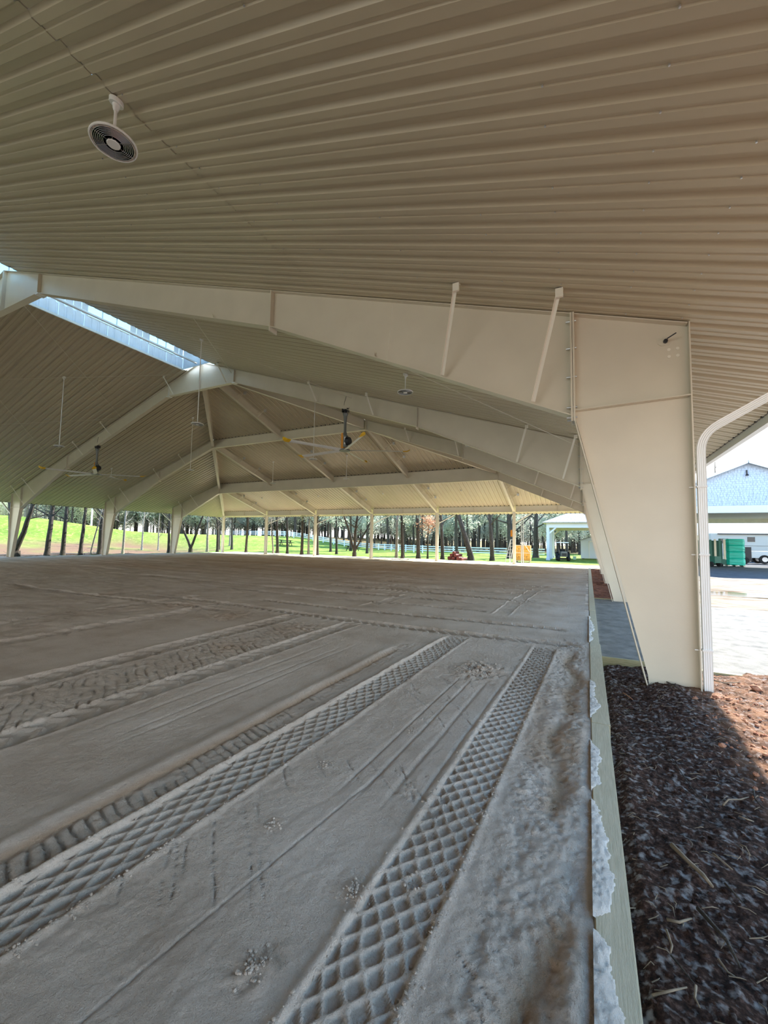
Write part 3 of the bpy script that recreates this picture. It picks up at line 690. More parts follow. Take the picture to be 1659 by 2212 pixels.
# hip and jack rafters
def ibeam(T, p0, p1, dep0, dep1, name='web', fl=.16):
    p0 = Vector(p0); p1 = Vector(p1); L = T.location
    d = (p1-p0); hz = Vector((d.x, d.y, 0)).normalized(); sd = Vector((hz.y, -hz.x, 0))*.005
    q0 = p0-Vector((0,0,dep0)); q1 = p1-Vector((0,0,dep1))
    b = MB(); b.add([v-L+s_ for s_ in (-sd, sd) for v in (p0, p1, q1, q0)], [(0,1,2,3),(7,6,5,4),(0,4,5,1),(1,5,6,2),(2,6,7,3),(3,7,4,0)]); wb = b.build(name, STEEL, T)
    b = MB(); b.beam(q0-L, q1-L, fl, .012); b.build('bottom_flange', STEEL, wb)
    b = MB(); b.beam(p0-L, p1-L, fl, .010); b.build('top_flange', STEEL, wb)
    return wb
def vbrace(T, x, y, zbot, dirx, ztop):
    L = T.location; b = MB(); p0 = Vector((x, y, zbot+.03)); p1 = Vector((x+dirx*.62, y, ztop-.04))
    b.beam(p0-L, p1-L, .04, .02); b.beam(Vector((x, y, ztop-.12))-L, p1-L-Vector((0,0,.06)), .03, .02); o = b.build('flange_brace', STEEL, T)
    b = MB(); b.box(p1.x-.07-L.x, p1.x+.07-L.x, p1.y-.05-L.y, p1.y+.05-L.y, p1.z-.12-L.z, p1.z+.03-L.z); b.build('clip', ALU, o)
for sgn, lab in ((-1, 'left hip rafter running from the ridge end down to the left corner post'), (1, 'right hip rafter running from the ridge end down to the right corner')):
    T = thing('hip_rafter', lab, 'steel beam', (CX, D2, 10))
    ks = [(0, D2), (1, D3), (2, D4), (3, D5)]
    for (k0, y0), (k1, y1) in zip(ks[:-1], ks[1:]):
        e = .15 if k0 == 0 else .02
        f = lambda k, y, dd: (CX+sgn*w*(k+dd), y+dd*w, zh(y+dd*w)-.02)
        ibeam(T, f(k0, y0, e/w), f(k1, y1, -.12/w), .52, .5 if k1 < 3 else .45, fl=.18)
for k, lab in ((1, 'jack rafter near the right corner of the hipped roof end'), (2, 'jack rafter second from the right in the hipped roof end'), (3, 'middle jack rafter of the hipped roof end, reaching the ridge'),
               (4, 'jack rafter second from the left in the hipped roof end'), (5, 'jack rafter nearest the left corner of the hipped roof end')):
    T = thing('jack_rafter', lab, 'steel beam', (-k*w, D5, 4))
    spans = [(D5, D4)]+([(D4, D3)] if k in (2, 3, 4) else [])+([(D3, D2)] if k == 3 else [])
    for y0, y1 in spans:
        ibeam(T, (-k*w, y0-.14, zh(y0-.14)-.02), (-k*w, y1+.14, zh(y1+.14)-.02), .44, .44, fl=.16)
        for t in (.36, .62):
            y = y0+(y1-y0)*t; vbrace(T, -k*w, y, zh(y)-.46, 1, zh(y)-.02)
# eave beam and posts of the far end
for k in range(6):
    T = thing('eave_beam', 'white eave beam of the far end, bay %s' % ['at the right corner, behind the right columns', 'over the plywood crate side, second from the right', 'over the leaning black tree', 'right of the middle post', 'left of the middle post', 'at the left corner post'][k] if k else 'white eave beam of the far end at the right corner behind the columns', 'steel beam', (-(k+.5)*w, D5, 3.93))
    x0, x1 = -(k+1)*w+.13, -k*w-.13; L = T.location
    b = MB(); b.box(x0-L.x, x1-L.x, -.005, .005, 0, .44); wb = b.build('web', STEELB, T)  # paler steel colour stands in for sunlit brightness on the beam
    b = MB(); b.box(x0-L.x, x1-L.x, -.09, .09, -.006, .008); b.build('bottom_flange', STEEL, wb)
    b = MB(); b.box(-.006, .006, -.09, .09, .01, .43); b.build('stiffener', STEEL, wb)
plab = ['right corner post hidden by the columns', 'white steel post beside the plywood crate', 'white steel post left of the leaning black tree', 'middle white steel post of the far end', 'white steel post left of the middle one', 'white steel post next to the left corner', 'left corner post of the far end']
for k in range(7):
    T = thing('steel_post', plab[k], 'post', (-k*w, D5, 0)); h = 3.92
    b = MB(); b.box(-.006, .006, -.12, .12, -.1, h); wb = b.build('web', STEELB, T)  # paler steel colour paints sunlit brightness onto the far posts
    for s_ in (-1, 1):
        b = MB(); b.box(-.10, .10, s_*.12-.007, s_*.12+.007, -.1, h); b.build('flange', STEELB, wb)
    b = MB(); b.box(-.13, .13, -.16, .16, -.03, .012); b.build('base_plate', STEEL, T)
    if 0 < k < 6:
        b = MB(); b.box(-.09, .09, -.11, .11, h, h+.012); b.build('cap_plate', STEEL, T)
    else:
        b = MB(); b.box(-.08, .08, -.1, .1, h, zh(D5)-.02); b.build('post_head', STEEL, T)

# gutters
def gutter(a, b, label, outv):
    T = thing('gutter', label, 'gutter', a); A = Vector(a); B = Vector(b)-A; o = Vector(outv)
    prof = [(-.005, -.16), (.10, -.16), (.14, -.06), (.14, 0), (.132, 0), (.132, -.055), (.095, -.15), (.003, -.15), (.003, -.01), (-.005, -.01)]
    mb = MB(); n = len(prof); mb.add([p*t+o*u+Vector((0, 0, v)) for p, t in ((B, 0), (B, 1)) for u, v in prof], [tuple(range(n)), tuple(range(2*n-1, n-1, -1))]+[(i, i+n, (i+1) % n+n, (i+1) % n) for i in range(n)])
    mb.build('trough', WHITE, T)
    mb = MB(); mb.beam(o*.006, B+o*.006, .008, .10, upv=(0, 0, 1)); mb.build('fascia', STEEL, T)
zg = HE-S*OV+.03
gutter((XE+.0, -28.4, zg), (XE+.0, D5+OV, zg), 'white box gutter along the right eave', (1, 0, 0))
gutter((-W-XE, -28.4, zg+.15), (-W-XE, D5+OV, zg+.15), 'white gutter along the left eave', (-1, 0, 0))
gutter((-W-XE, D5+OV, zg+.15), (XE, D5+OV, zg+.15), 'white gutter along the far eave', (0, 1, 0))
def downspout(p_top, p_bend, p_foot, label, sz=.085, detail=False):
    T = thing('downspout', label, 'downspout', p_foot); L = Vector(p_foot); a, b, c = Vector(p_top)-L, Vector(p_bend)-L, Vector((0, 0, 0))
    # smooth elbow
    d1 = (a-b).normalized(); R = .22; pts = [a]
    for i in range(7):
        t = i/6; q = (b+d1*R)*(1-t)**2+b*2*t*(1-t)+(b-Vector((0, 0, R)))*t*t; pts.append(q)
    pts.append(c)
    n = 16; hz = Vector((d1.x, d1.y, 0)).normalized(); side = Vector((-hz.y, hz.x, 0)); v = []; f = []
    prof = []
    for s_, e_ in (((-1,-1),(1,-1)),((1,-1),(1,1)),((1,1),(-1,1)),((-1,1),(-1,-1))):
        for k in range(8):
            t = k/8; u_ = s_[0]+(e_[0]-s_[0])*t; v_ = s_[1]+(e_[1]-s_[1])*t; g = 1-.10*(k % 2 == 1); prof.append((u_*g*.5*sz*(1 if abs(u_) >= .99 or True else 1), v_*g*.5*sz*.8))
    for i, p in enumerate(pts):
        d = (pts[min(i+1, len(pts)-1)]-pts[max(i-1, 0)]).normalized(); nn = side.cross(d).normalized()
        for (uu, vv) in prof: v.append(p+nn*uu+side*vv)
    m_ = len(prof)
    for i in range(len(pts)-1):
        for j in range(m_): f.append((i*m_+j, i*m_+(j+1) % m_, (i+1)*m_+(j+1) % m_, (i+1)*m_+j))
    f.append(tuple(range(m_))); f.append(tuple((len(pts)-1)*m_+j for j in range(m_)))
    mb = MB(); mb.add(v, f); mb.build('pipe', WHITE, T)
    if detail:
        for zz in (.45, 1.55, 2.35):
            mb = MB(); mb.box(-.052, .05, -.045, .045, zz, zz+.02); mb.box(-.12, -.05, -.02, -.012, zz, zz+.012); mb.build('strap', WHITE, T)
downspout((1.60, 6.0, 3.86), (.075, 5.98, 2.97), (.07, 5.98, -.02), 'white corrugated downspout against the nearest column', detail=True)
for Y_, l in ((D2, 'downspout behind the second right column'), (D3, 'downspout on the third right column'), (D4, 'downspout on the fourth right column')):
    downspout((1.60, Y_, 3.86), (.075, Y_, 2.97), (.07, Y_, -.02), l)
for Y_, l in ((D2, 'downspout outside the second left column'), (D3, 'downspout outside the third left column'), (D4, 'downspout outside the fourth left column')):
    downspout((-W-1.60, Y_, 3.86), (-W-.085, Y_, 2.97), (-W-.08, Y_, -.02), l)
for k, l in ((1, 'downspout slanting in behind the post at the plywood crate'), (2, 'slanting downspout behind the post left of the leaning tree'), (3, 'slanting downspout behind the middle far post'), (4, 'slanting downspout behind the post left of the middle'), (5, 'slanting downspout behind the post next to the left corner')):
    downspout((-k*w+1.0, D5+1.55, 3.84), (-k*w, D5+.20, 3.05), (-k*w, D5+.19, 0), l, .075)
downspout((-W-1.5, D5+.3, 3.84), (-W-.12, D5+.2, 3.05), (-W-.12, D5+.19, 0), 'slanting downspout at the left corner post', .075)

# bracing rods
rods = [((-7.2, D1+.05), (-1.35, D2-.08), 'thin bracing rod slanting down to the second right column'), ((-16.0, D1+.1), (-9.5, D2-.1), 'thin bracing rod crossing the right roof slope near the ridge'),
        ((-9.8, D1+.1), (-16.2, D2-.1), 'thin bracing rod rising to the ridge end on the right slope')]
for (a, b, l) in rods:
    mb = MB(); mb.tube([(a[0], a[1], zr(a[0])-.22), (b[0], b[1], zr(b[0])-.22)], .009, 6); tag(mb.build('bracing_rod', STEEL), l, 'rod')
for (a, b, l) in [((-W+17.4, D1+.9), (-W+12.2, D2-.1), 'thin bracing rod from the open ridge down the left slope'), ((-W+16.9, D2-.6), (-W+11.0, D1+.1), 'nearly level bracing rod across the left slope'),
                  ((-W+12.4, D1+1.5), (-W+5.5, D2-.1), 'lower bracing rod on the left slope falling towards the second frame'), ((-W+12.2, D2-.1), (-W+6.2, D1+.1), 'bracing rod on the left slope behind the left hanging lamp')]:
    mb = MB(); mb.tube([(a[0], a[1], zr(a[0])-.12), (b[0], b[1], zr(b[0])-.12)], .009, 6); tag(mb.build('bracing_rod', STEEL), l, 'rod')

# ------------------------------------------------------------------ hanging disc lamps
def disc_lamp(x, y, ztop, label, grp):
    ZD = 5.68; T = thing('hanging_lamp', label, 'hanging lamp', (x, y, ZD), group=grp); rl = ztop-ZD
    b = MB(); b.lathe([(.045, .045), (.05, .04), (.20, .022), (.213, .012), (.217, 0), (.213, -.010), (.205, -.012), (.20, -.004), (.16, -.002), (.05, 0)], n=36); sh = b.build('lamp_rim', WHITE, T, smooth=False)
    b = MB(); b.lathe([(.198, -.006), (.198, -.0085), (.06, -.0085), (.06, -.006)], n=36); b.build('lens', MESHG, T)
    b = MB()
    for r in (.09, .105, .12, .135, .15, .165, .18): b.lathe([(r, -.010), (r+.003, -.0125), (r+.005, -.010)], n=36)
    for k in range(6):
        a = k*PI/3+.4; b.beam((.06*math.cos(a), .06*math.sin(a), -.012), (.2*math.cos(a), .2*math.sin(a), -.012), .005, .004)
    b.build('rings', ALU, T)
    b = MB(); b.lathe([(.062, -.004), (.062, -.016), (.055, -.022), (.02, -.024)], n=24); hb = b.build('hub', WHITE, T)
    b = MB()
    for k in range(12):
        a = 2*PI*k/12; b.beam((.066*math.cos(a-.16), .066*math.sin(a-.16), -.013), (.066*math.cos(a+.16), .066*math.sin(a+.16), -.013), .006, .006)
    b.build('vent_slots', DARK, hb)
    b = MB(); b.tube([(0, 0, .03), (0, 0, rl-.05)], .015, 10); b.build('rod', WHITE, T)
    b = MB(); b.lathe([(.02, rl-.13), (.03, rl-.10), (.035, rl-.06), (.02, rl-.055)], n=16); b.build('ball_joint', WHITE, T)
    b = MB(); sl_ = S if x > CX else -S
    n = 24; k = len(b.v)
    for r, dz in ((.062, -.055), (.066, -.05), (.066, -.01), (.066, -.004)):
        for j in range(n):
            a = 2*PI*j/n; X_ = r*math.cos(a); b.v.append((X_, r*math.sin(a), rl+dz-sl_*X_))
    for i in range(3):
        for j in range(n): b.f.append((k+i*n+j, k+i*n+(j+1) % n, k+(i+1)*n+(j+1) % n, k+(i+1)*n+j))
    b.f.append(tuple(k+j for j in range(n))); b.build('canopy', WHITE, T)
def roofz(x, y): 
    z = zr(x)
    return min(z, zh(y)) if y > D2 else z
for x, y, l in ((-5.46, 2.255, 'large near round caged lamp hanging at upper left on a short rod'), (-5.55, 9.99, 'round lamp on a short rod right of the first fan, under the right slope'),
                (-13.65, 9.9, 'round lamp on a long rod hanging in front of the ridge end'), (-22.85, 9.9, 'round lamp on a long rod hanging under the left slope'), (-31.0, 9.9, 'round lamp low at the left edge, before the second frame'),
                (-13.62, 16.8, 'round lamp on a thin rod hanging left of the first fan hub'), (-5.52, 16.8, 'flat round lamp seen edge on beyond the second frame, right side'), (-22.8, 16.8, 'round lamp on a long rod between second and third frames, left of the hip'),
                (-30.9, 16.8, 'round lamp on the left slope between second and third frames'), (-5.5, 22.95, 'round lamp seen edge on at the right hip rafter'), (-22.0, 23.2, 'round lamp on a rod in front of the level beam, left one'),
                (-15.6, 23.2, 'round lamp on a rod in front of the level beam, below the fan'), (-28.5, 29.1, 'small round lamp in the far bay, leftmost'), (-22.1, 29.1, 'small round lamp in the far bay, second from the left'),
                (-15.8, 29.1, 'small round lamp in the far bay, third from the left'), (-9.4, 29.1, 'small round lamp in the far bay, rightmost')):
    disc_lamp(x, y, roofz(x, y), l, 'hanging disc lamps')

# ------------------------------------------------------------------ big ceiling fans
def fan(x, y, ztop, a0, label):
    T = thing('ceiling_fan', label, 'fan', (x, y, 5.2)); rl = ztop-5.2
    b = MB(); b.box(-.10, .10, -.12, .12, rl-.06, rl-.02); b.box(-.13, -.10, -.08, .08, rl-.12, rl+.03); b.box(.10, .13, -.08, .08, rl-.12, rl+.03); b.cyl((0, 0, rl-.18), .07, .12, 12)
    b.beam((-.14, .02, rl-.02), (.14, .10, rl+.05), .03, .06); b.build('mount', DARK, T)
    b = MB(); b.tube([(.02, .0, rl-.02), (-.10, .02, rl+.08), (-.06, .0, rl+.30), (.02, 0, rl+.55)], .009, 6); b.tube([(.05, 0, rl), (.16, .0, rl+.06), (.10, 0, rl-.12)], .009, 6); b.build('cable', DARK, T)
    b = MB(); b.lathe([(.11, rl-.16), (.11, rl-.19), (.075, rl-.28), (.052, rl-.55), (.055, .75), (.085, .66), (.085, .62)], n=16); b.build('down_tube', GREYM, T)
    b = MB(); b.box(-.14, -.02, -.06, .06, .06, .70); b.beam((-.12, 0, .70), (-.04, 0, .10), .10, .03); h = b.build('motor_housing', ORANGE, T)
    b = MB(); b.box(-.02, .10, -.09, .09, .12, .60); b.build('gearbox', GREYM, h)
    b = MB(); b.cyl((.10, -.0, .36), .17, .14, 20, axis='x', r2=.15); b.build('motor', DARK, T)
    b = MB(); b.box(.03, .09, -.10, -.088, .40, .52); b.box(.03, .09, -.10, -.088, .22, .30); b.build('decal_plate', WHITE, h)
    b = MB(); b.cyl((0, 0, -.03), .22, .05, 20); b.cyl((0, 0, .02), .10, .05, 16); b.build('hub_plate', GREYM, T)
    for k in range(5):
        a = math.radians(a0+72*k); ca, sa = math.cos(a), math.sin(a)
        b = MB(); prof = [(-.085, -.03), (-.03, .01), (.04, .035), (.085, .035), (.04, .005), (-.03, -.02)]
        v = [(r*ca-u*sa, r*sa+u*ca, z) for r in (.17, 2.36) for u, z in prof]; n = 6
        b.add(v, [tuple(range(n)), tuple(range(2*n-1, n-1, -1))]+[(i, i+n, (i+1) % n+n, (i+1) % n) for i in range(n)]); bl = b.build('blade', WHITE, T)
        b = MB(); v = [(r*ca-u*s_*sa, r*sa+u*s_*ca, z*s_+up_) for r, s_, up_ in ((2.34, 1.15, 0), (2.50, 1.25, .0), (2.60, 1.0, .05), (2.63, .4, .09)) for u, z in prof]
        b.add(v, [tuple(range(n)), tuple(range(4*n-1, 3*n-1, -1))]+[(j*n+i, j*n+i+n, j*n+(i+1) % n+n, j*n+(i+1) % n) for j in range(3) for i in range(n)]); b.build('blade_tip', YELLOW, bl)
fan(-9.82, 13.74, rbz(-9.82)-.01, 172, 'large five-bladed ceiling fan with yellow blade tips, right of centre')
fan(-W+9.82, 13.74, rbz(-9.82)-.01, 114, 'large five-bladed ceiling fan with yellow blade tips, at the left')

# ------------------------------------------------------------------ sticks and clods in the soil
def stick(pts, r, label, m=TWIG):
    P = []
    for i, (x, y) in enumerate(pts): P.append((x, y, soilz(x, y)+r*.9+.012))
    b = MB(); b.tube(P, [r]+[r*.85]*(len(P)-2)+[r*.5], 6); tag(b.build('stick', m, smooth=True), label, 'stick')
stick([(-.74, 2.97), (-.68, 2.88), (-.63, 2.80), (-.60, 2.74)], .013, 'thick brown stick lying in the dark soil, largest of all')
stick([(-.84, 2.435), (-.79, 2.44), (-.737, 2.475)], .007, 'short pale stick lying across, below the thick brown stick')
stick([(-.853, 2.352), (-.84, 2.30), (-.853, 2.248)], .006, 'bent pale twig left of the dark root mass')
stick([(-.853, 2.24), (-.82, 2.20), (-.79, 2.14)], .004, 'thin dark twig trailing from the bent pale twig', BARK)
stick([(-.945, 2.036), (-.88, 2.07), (-.82, 2.105)], .005, 'thin straight twig near the curb, lowest in the photo')
stick([(-.80, 5.70), (-.76, 5.58), (-.72, 5.46)], .009, 'orange brown stick near the cross board', CLOD)
stick([(-.34, 6.10), (-.27, 5.85), (-.207, 5.633)], .009, 'dark stick lying by the foot of the nearest column', BARK)
stick([(-.60, 4.30), (-.56, 4.04), (-.50, 3.75), (-.436, 3.45)], .004, 'long thin dark root down the middle of the dusty soil', BARK)
stick([(-.355, 3.61), (-.31, 3.68), (-.24, 3.70), (-.18, 3.76)], .006, 'wavy pale root at the shadow edge')
stick([(-.30, 3.50), (-.26, 3.48), (-.228, 3.497)], .005, 'small curved twig below the wavy root')
stick([(-.12, 3.884), (-.15, 3.75), (-.14, 3.627)], .006, 'dark forked twig crossing the shadow edge', BARK)
stick([(-.538, 3.021), (-.50, 2.97), (-.473, 2.933)], .006, 'flat brown twig right of the thick stick')
stick([(-.537, 2.8), (-.52, 2.76), (-.491, 2.70)], .006, 'dark short twig right of the thick stick end', BARK)
stick([(-.70, 2.55), (-.62, 2.42), (-.60, 2.32)], .010, 'dark decayed root lump in the near soil', BARK)
stick([(-.675, 2.316), (-.65, 2.29), (-.628, 2.278)], .005, 'thin twig end beside the dark root lump')
stick([(-.382, 3.162), (-.36, 3.15), (-.351, 3.10)], .004, 'tiny straw coloured twig right of centre')
stick([(-.786, 2.133), (-.80, 2.08), (-.79, 2.05)], .005, 'tiny curled root near the lowest twig')
stick([(.10, 6.35), (.3, 6.30), (.45, 6.33)], .010, 'pale stick lying along the sunlit cross board')
cl = [(-.132, 5.58, .040, 'red clay clod at the tip of the column shadow'), (.083, 5.726, .042, 'round brown clod in the sun beside the shadow tip'), (.18, 5.69, .032, 'small pale clod in the sun'), (.528, 6.142, .06, 'largest red clod, sunlit near the cross board'),
      (-.155, 4.484, .035, 'dark clod just inside the shadow'), (-.04, 4.113, .03, 'sunlit clod near the right edge'), (-.10, 3.92, .025, 'small clod on the shadow line'), (.134, 5.245, .028, 'small red clod in the sunlit soil')]
for x, y, r, l in cl:
    b = MB(); lump(b, (0, 0, 0), r, .75); me = b.mesh('dirt_clod', False); me.materials.append(CLOD); tag(link('dirt_clod', me, None, (x, y, soilz(x, y)+r*.35)), l, 'clod')
b = MB(); b2 = MB()
for k in range(1500):
    x = random.uniform(-.97, 1.2); y = random.uniform(1.5, 6.5); r = random.uniform(.004, .016)*(1+.5*(x > 0)); lump(b2 if x > -.15 else b, (x, y, soilz(x, y)+r*.2), r, .7)  # crumb colour split at the shadow edge: lighter in sun, darker in shade
tag(b2.build('lit_tone_crumbs', CLOD), 'clay crumbs coloured lighter for sunlight in the sunlit part of the soil bed', 'clay crumbs', kind='stuff')
tag(b.build('shade_tone_crumbs', SOIL), 'small clay crumbs coloured darker for shade over the soil bed', 'soil crumbs', kind='stuff')
b = MB()
for k in range(420):
    x = random.uniform(-.97, .6); y = random.uniform(1.5, 6.3); a = random.uniform(0, 6.3); L_ = random.uniform(.02, .09); z = soilz(x, y)
    x2, y2 = x+L_*math.cos(a), y+L_*math.sin(a); b.tube([(x, y, z+.012), ((x+x2)/2+.008, (y+y2)/2, z+.02), (x2, y2, soilz(x2, y2)+.008)], [.0022, .002, .001], 4)
tag(b.build('root_litter', TWIG), 'fine broken roots and straw scattered over the dark soil', 'litter', kind='stuff')

# ------------------------------------------------------------------ far objects
# fence
def fence():
    P = [(-78, 61), (-66, 61), (-54, 60), (-43, 60), (-32, 60), (-21, 51.5), (-14, 49.5), (-9, 48.8), (-5.6, 50.5)]
    T = thing('rail_fence', 'long white three-rail fence crossing the lawn in front of the wood', 'fence', (P[4][0], P[4][1], 0)); L = T.location
    for (a, b_) in zip(P[:-1], P[1:]):
        d = math.dist(a, b_); n = max(1, round(d/2.4))
        for k in range(n):
            q0 = [a[i]+(b_[i]-a[i])*k/n for i in (0, 1)]; q1 = [a[i]+(b_[i]-a[i])*(k+1)/n for i in (0, 1)]
            z0, z1 = terrz(*q0), terrz(*q1)
            b = MB(); b.box(q0[0]-.07-L.x, q0[0]+.07-L.x, q0[1]-.07-L.y, q0[1]+.07-L.y, z0-.2, z0+1.0); b.build('fence_post', FENCE, T)
            for h in (.30, .58, .86):
                b = MB(); b.beam((q0[0]-L.x, q0[1]-L.y, z0+h), (q1[0]-L.x, q1[1]-L.y, z1+h), .04, .13); b.build('rail', FENCE, T)
fence()
# plywood crate
T = thing('plywood_crate', 'orange plywood crate with pale battens standing by the white post at the far end', 'crate', (-5.98, 35.8, 0))
for sx_ in (-1, 1):
    for sz_ in (0, 1):
        b = MB(); b.box(sx_*.31-.29, sx_*.31+.29, -.30, -.28, .15+sz_*.63, .75+sz_*.63); o = b.build('panel', OSB, T)
        b = MB(); b.box(sx_*.31-.03, sx_*.31+.05, -.306, -.30, .42+sz_*.63, .47+sz_*.63); b.build('knot', BARK, o)
b = MB(); b.box(-.60, .60, -.28, .30, .12, 1.38); b.build('body', OSB, T)
for bx in ((-.03, .03, .02, 1.42), (-.62, -.58, .02, 1.42), (.58, .62, .02, 1.42)):
    b = MB(); b.box(bx[0], bx[1], -.33, -.30, bx[2], bx[3]); b.build('batten', CREAM, T)
for zz in (.11, .75, 1.38):
    b = MB(); b.box(-.62, .62, -.325, -.305, zz-.025, zz+.025); b.build('batten', CREAM, T)
for x_ in (-.5, 0, .5):
    b = MB(); b.box(x_-.04, x_+.04, -.25, .25, -.02, .12); b.build('skid', CREAM, T)
# box and conduit on the post
T = thing('electric_box', 'small orange box fixed to the post above the ladder', 'box', (-6.28, D5, 2.3)); b = MB(); b.box(-.10, .02, -.1, .1, -.25, .25); b.build('case', ORANGE, T); b = MB(); b.box(-.115, -.10, -.06, .06, -.15, .15); b.build('cover', OSB, T)
T = thing('conduit_mast', 'grey metal conduit standing right of the post at the plywood crate', 'conduit', (-5.75, 33.6, 0))
for dx in (-.07, .07):
    b = MB(); b.tube([(dx, 0, 0), (dx, 0, 3.75)], .035, 8); b.build('conduit', ALU, T)
b = MB(); b.box(-.14, .14, -.06, .06, 1.5, 1.62); b.box(-.14, .14, -.06, .06, 2.4, 2.46); b.build('bracket', ALU, T)
b = MB(); b.tube([(.07, 0, 1.6), (.35, .1, 1.2), (.5, .3, .9)], .02, 6); b.build('cable', WHITE, T)
# ladder
T = thing('step_ladder', 'aluminium step ladder leaning by the white post at the far end', 'ladder', (-6.72, 33.6, -.03))
for dx in (-.2, .2):
    b = MB(); b.beam((dx-.12, -.25, 0), (dx*.7+.22, 0, 1.85), .06, .03); b.build('rail', ALU, T)
    b = MB(); b.beam((dx+.12, .45, 0), (dx*.7+.22, .02, 1.85), .04, .03); b.build('rear_leg', ALU, T)
for k in range(6):
    t = (k+1)/7; x_ = -.12+.34*t; b = MB(); b.box(x_-.2*(1-.3*t), x_+.2*(1-.3*t), -.25+.25*t-.04, -.25+.25*t+.04, 1.85*t-.015, 1.85*t+.015); b.build('step', ALU, T)
b = MB(); b.box(.05, .39, -.08, .1, 1.83, 1.87); b.build('top_cap', ALU, T)
# logs
LL = ['front left log on the ground in the low red brown pile', 'front middle log on the ground in the red brown pile', 'front right log on the ground in the red brown pile', 'left log of the second layer in the red brown pile', 'right log of the second layer in the red brown pile', 'small outermost log at the right end of the pile', 'topmost log of the red brown pile by the leaning tree']
for k, (x, y, r, h, a) in enumerate([(-11.9, 35.0, .17, .17, .1), (-11.5, 34.9, .15, .15, .0), (-11.1, 34.9, .16, .16, .12), (-11.7, 35.0, .14, .44, .05), (-11.3, 34.95, .14, .43, -.06), (-10.8, 34.9, .13, .13, 0), (-11.5, 34.95, .12, .66, .1)]):
    b = MB(); b.cyl((-.5, 0, 0), r, 1.0, 12, axis='x', r2=r*.92); o = b.build('firewood_log', RUST, None, (x, y, h-.02)); o.rotation_euler = (0, 0, 1.35+a)
    tag(o, LL[k], 'log', 'logs piled by the leaning tree')
# picnic tables
def picnic(x, y, rz, label):
    T = thing('picnic_table', label, 'table', (x, y, terrz(x, y)-.02), rz)
    for k in range(5):
        b = MB(); b.box(-.95, .95, -.37+k*.15, -.24+k*.15, .72, .76); b.build('top_plank', BARK, T)
    for s_ in (-1, 1):
        b = MB(); b.box(-.95, .95, s_*.72-.14, s_*.72+.14, .42, .46); b.build('seat', BARK, T)
        b = MB(); b.beam((s_*.7, -.6, 0), (s_*.7, .2, .72), .06, .1); b.beam((s_*.7, .6, 0), (s_*.7, -.2, .72), .06, .1); b.box(s_*.7-.03, s_*.7+.03, -.8, .8, .36, .42); b.build('leg_frame', BARK, T)
picnic(-40.5, 47, .3, 'dark picnic table on the lawn between the left corner post and the next post'); picnic(-31, 50, .1, 'dark picnic table by the fence left of the middle posts')

# pavilion (far, left of the second column)
T = thing('pavilion', 'pale blue open pavilion with grey shingled hip roof beyond the plywood crate', 'pavilion', (-.5, 46, 0)); L = Vector((-.5, 46, 0))
def bb(name, m, x0, x1, y0, y1, z0, z1, T=T, L=L):
    b = MB(); b.box(x0-L.x, x1-L.x, y0-L.y, y1-L.y, z0-L.z, z1-L.z); return b.build(name, m, T)
px0, px1, py0, py1 = -4.72, 3.6, 42.4, 49.0
for x_ in (px0, px1-.28):
    for y_ in (py0, (py0+py1)/2-.1, py1-.28): 
        bb('post', TRIM, x_, x_+.26, y_, y_+.26, -.05, 3.1)
        bb('post_foot', TRIM, x_-.05, x_+.31, y_-.05, y_+.31, -.05, .18)
bb('front_beam', TRIM, px0, px1, py0-.02, py0+.2, 3.08, 3.5); bb('rear_beam', CREAM, px0, px1, py1-.2, py1+.02, 3.0, 3.5)
bb('side_beam', CREAM, px0+.02, px0+.2, py0+.2, py1-.2, 3.0, 3.5); bb('side_beam', CREAM, px1-.2, px1-.02, py0+.2, py1-.2, 3.0, 3.5)
bb('soffit', CREAM, px0-.3, px1+.3, py0-.3, py1+.3, 3.5, 3.54)
for (xa, sx_, m_, yy) in ((px0+.26, 1, TRIM, py0+.1), (px1-.26, -1, TRIM, py0+.1), (px0+.26, 1, CREAM, py1-.1), (px1-.26, -1, CREAM, py1-.1)):
    b = MB(); b.beam((xa-L.x, yy-L.y, 2.55), (xa+sx_*.6-L.x, yy-L.y, 3.1), .12, .14); b.build('knee_brace', m_, T)
b = MB(); e = .38; A = [(px0-e, py0-e), (px1+e, py0-e), (px1+e, py1+e), (px0-e, py1+e)]
v = [(x-L.x, y-L.y, 3.54) for x, y in A]+[(x-L.x, y-L.y, 3.60) for x, y in A]+[(px0+3.4-L.x, 45.7-L.y, 5.3), (px1-3.4-L.x, 45.7-L.y, 5.3)]
b.add(v, [(0,3,2,1), (0,1,5,4), (1,2,6,5), (2,3,7,6), (3,0,4,7), (4,5,9,8), (5,6,9), (6,7,8,9), (7,4,8)]); b.build('roof', ROOFG, T)
# tractor / mower
def wheel(T, x, y, r, wd, L=(0,0,0)):
    b = MB(); b.lathe([(r*.55, -wd/2), (r*.9, -wd/2), (r, -wd*.3), (r, wd*.3), (r*.9, wd/2), (r*.55, wd/2)], (x, y, r), 20, axis='x'); t = b.build('tyre', RUBBER, T)
    b = MB(); b.lathe([(.02, -wd*.3), (r*.55, -wd*.35), (r*.55, wd*.35), (.02, wd*.3)], (x, y, r), 16, axis='x'); b.build('rim', ALU, t)
T = thing('compact_tractor', 'small dark tractor with a canopy parked in the pavilion shade', 'tractor', (-3.25, 42.0, -.02), .15)
for s_ in (-1, 1): wheel(T, s_*.48, .35, .40, .26); wheel(T, s_*.42, -.75, .26, .18)
b = MB(); b.box(-.26, .26, -1.1, -.1, .38, .86); b.box(-.22, .22, -1.14, -1.08, .40, .78); b.build('hood', GREYM, T)
b = MB(); b.box(-.2, .2, -1.16, -1.145, .45, .72); b.build('grille', DARK, T)
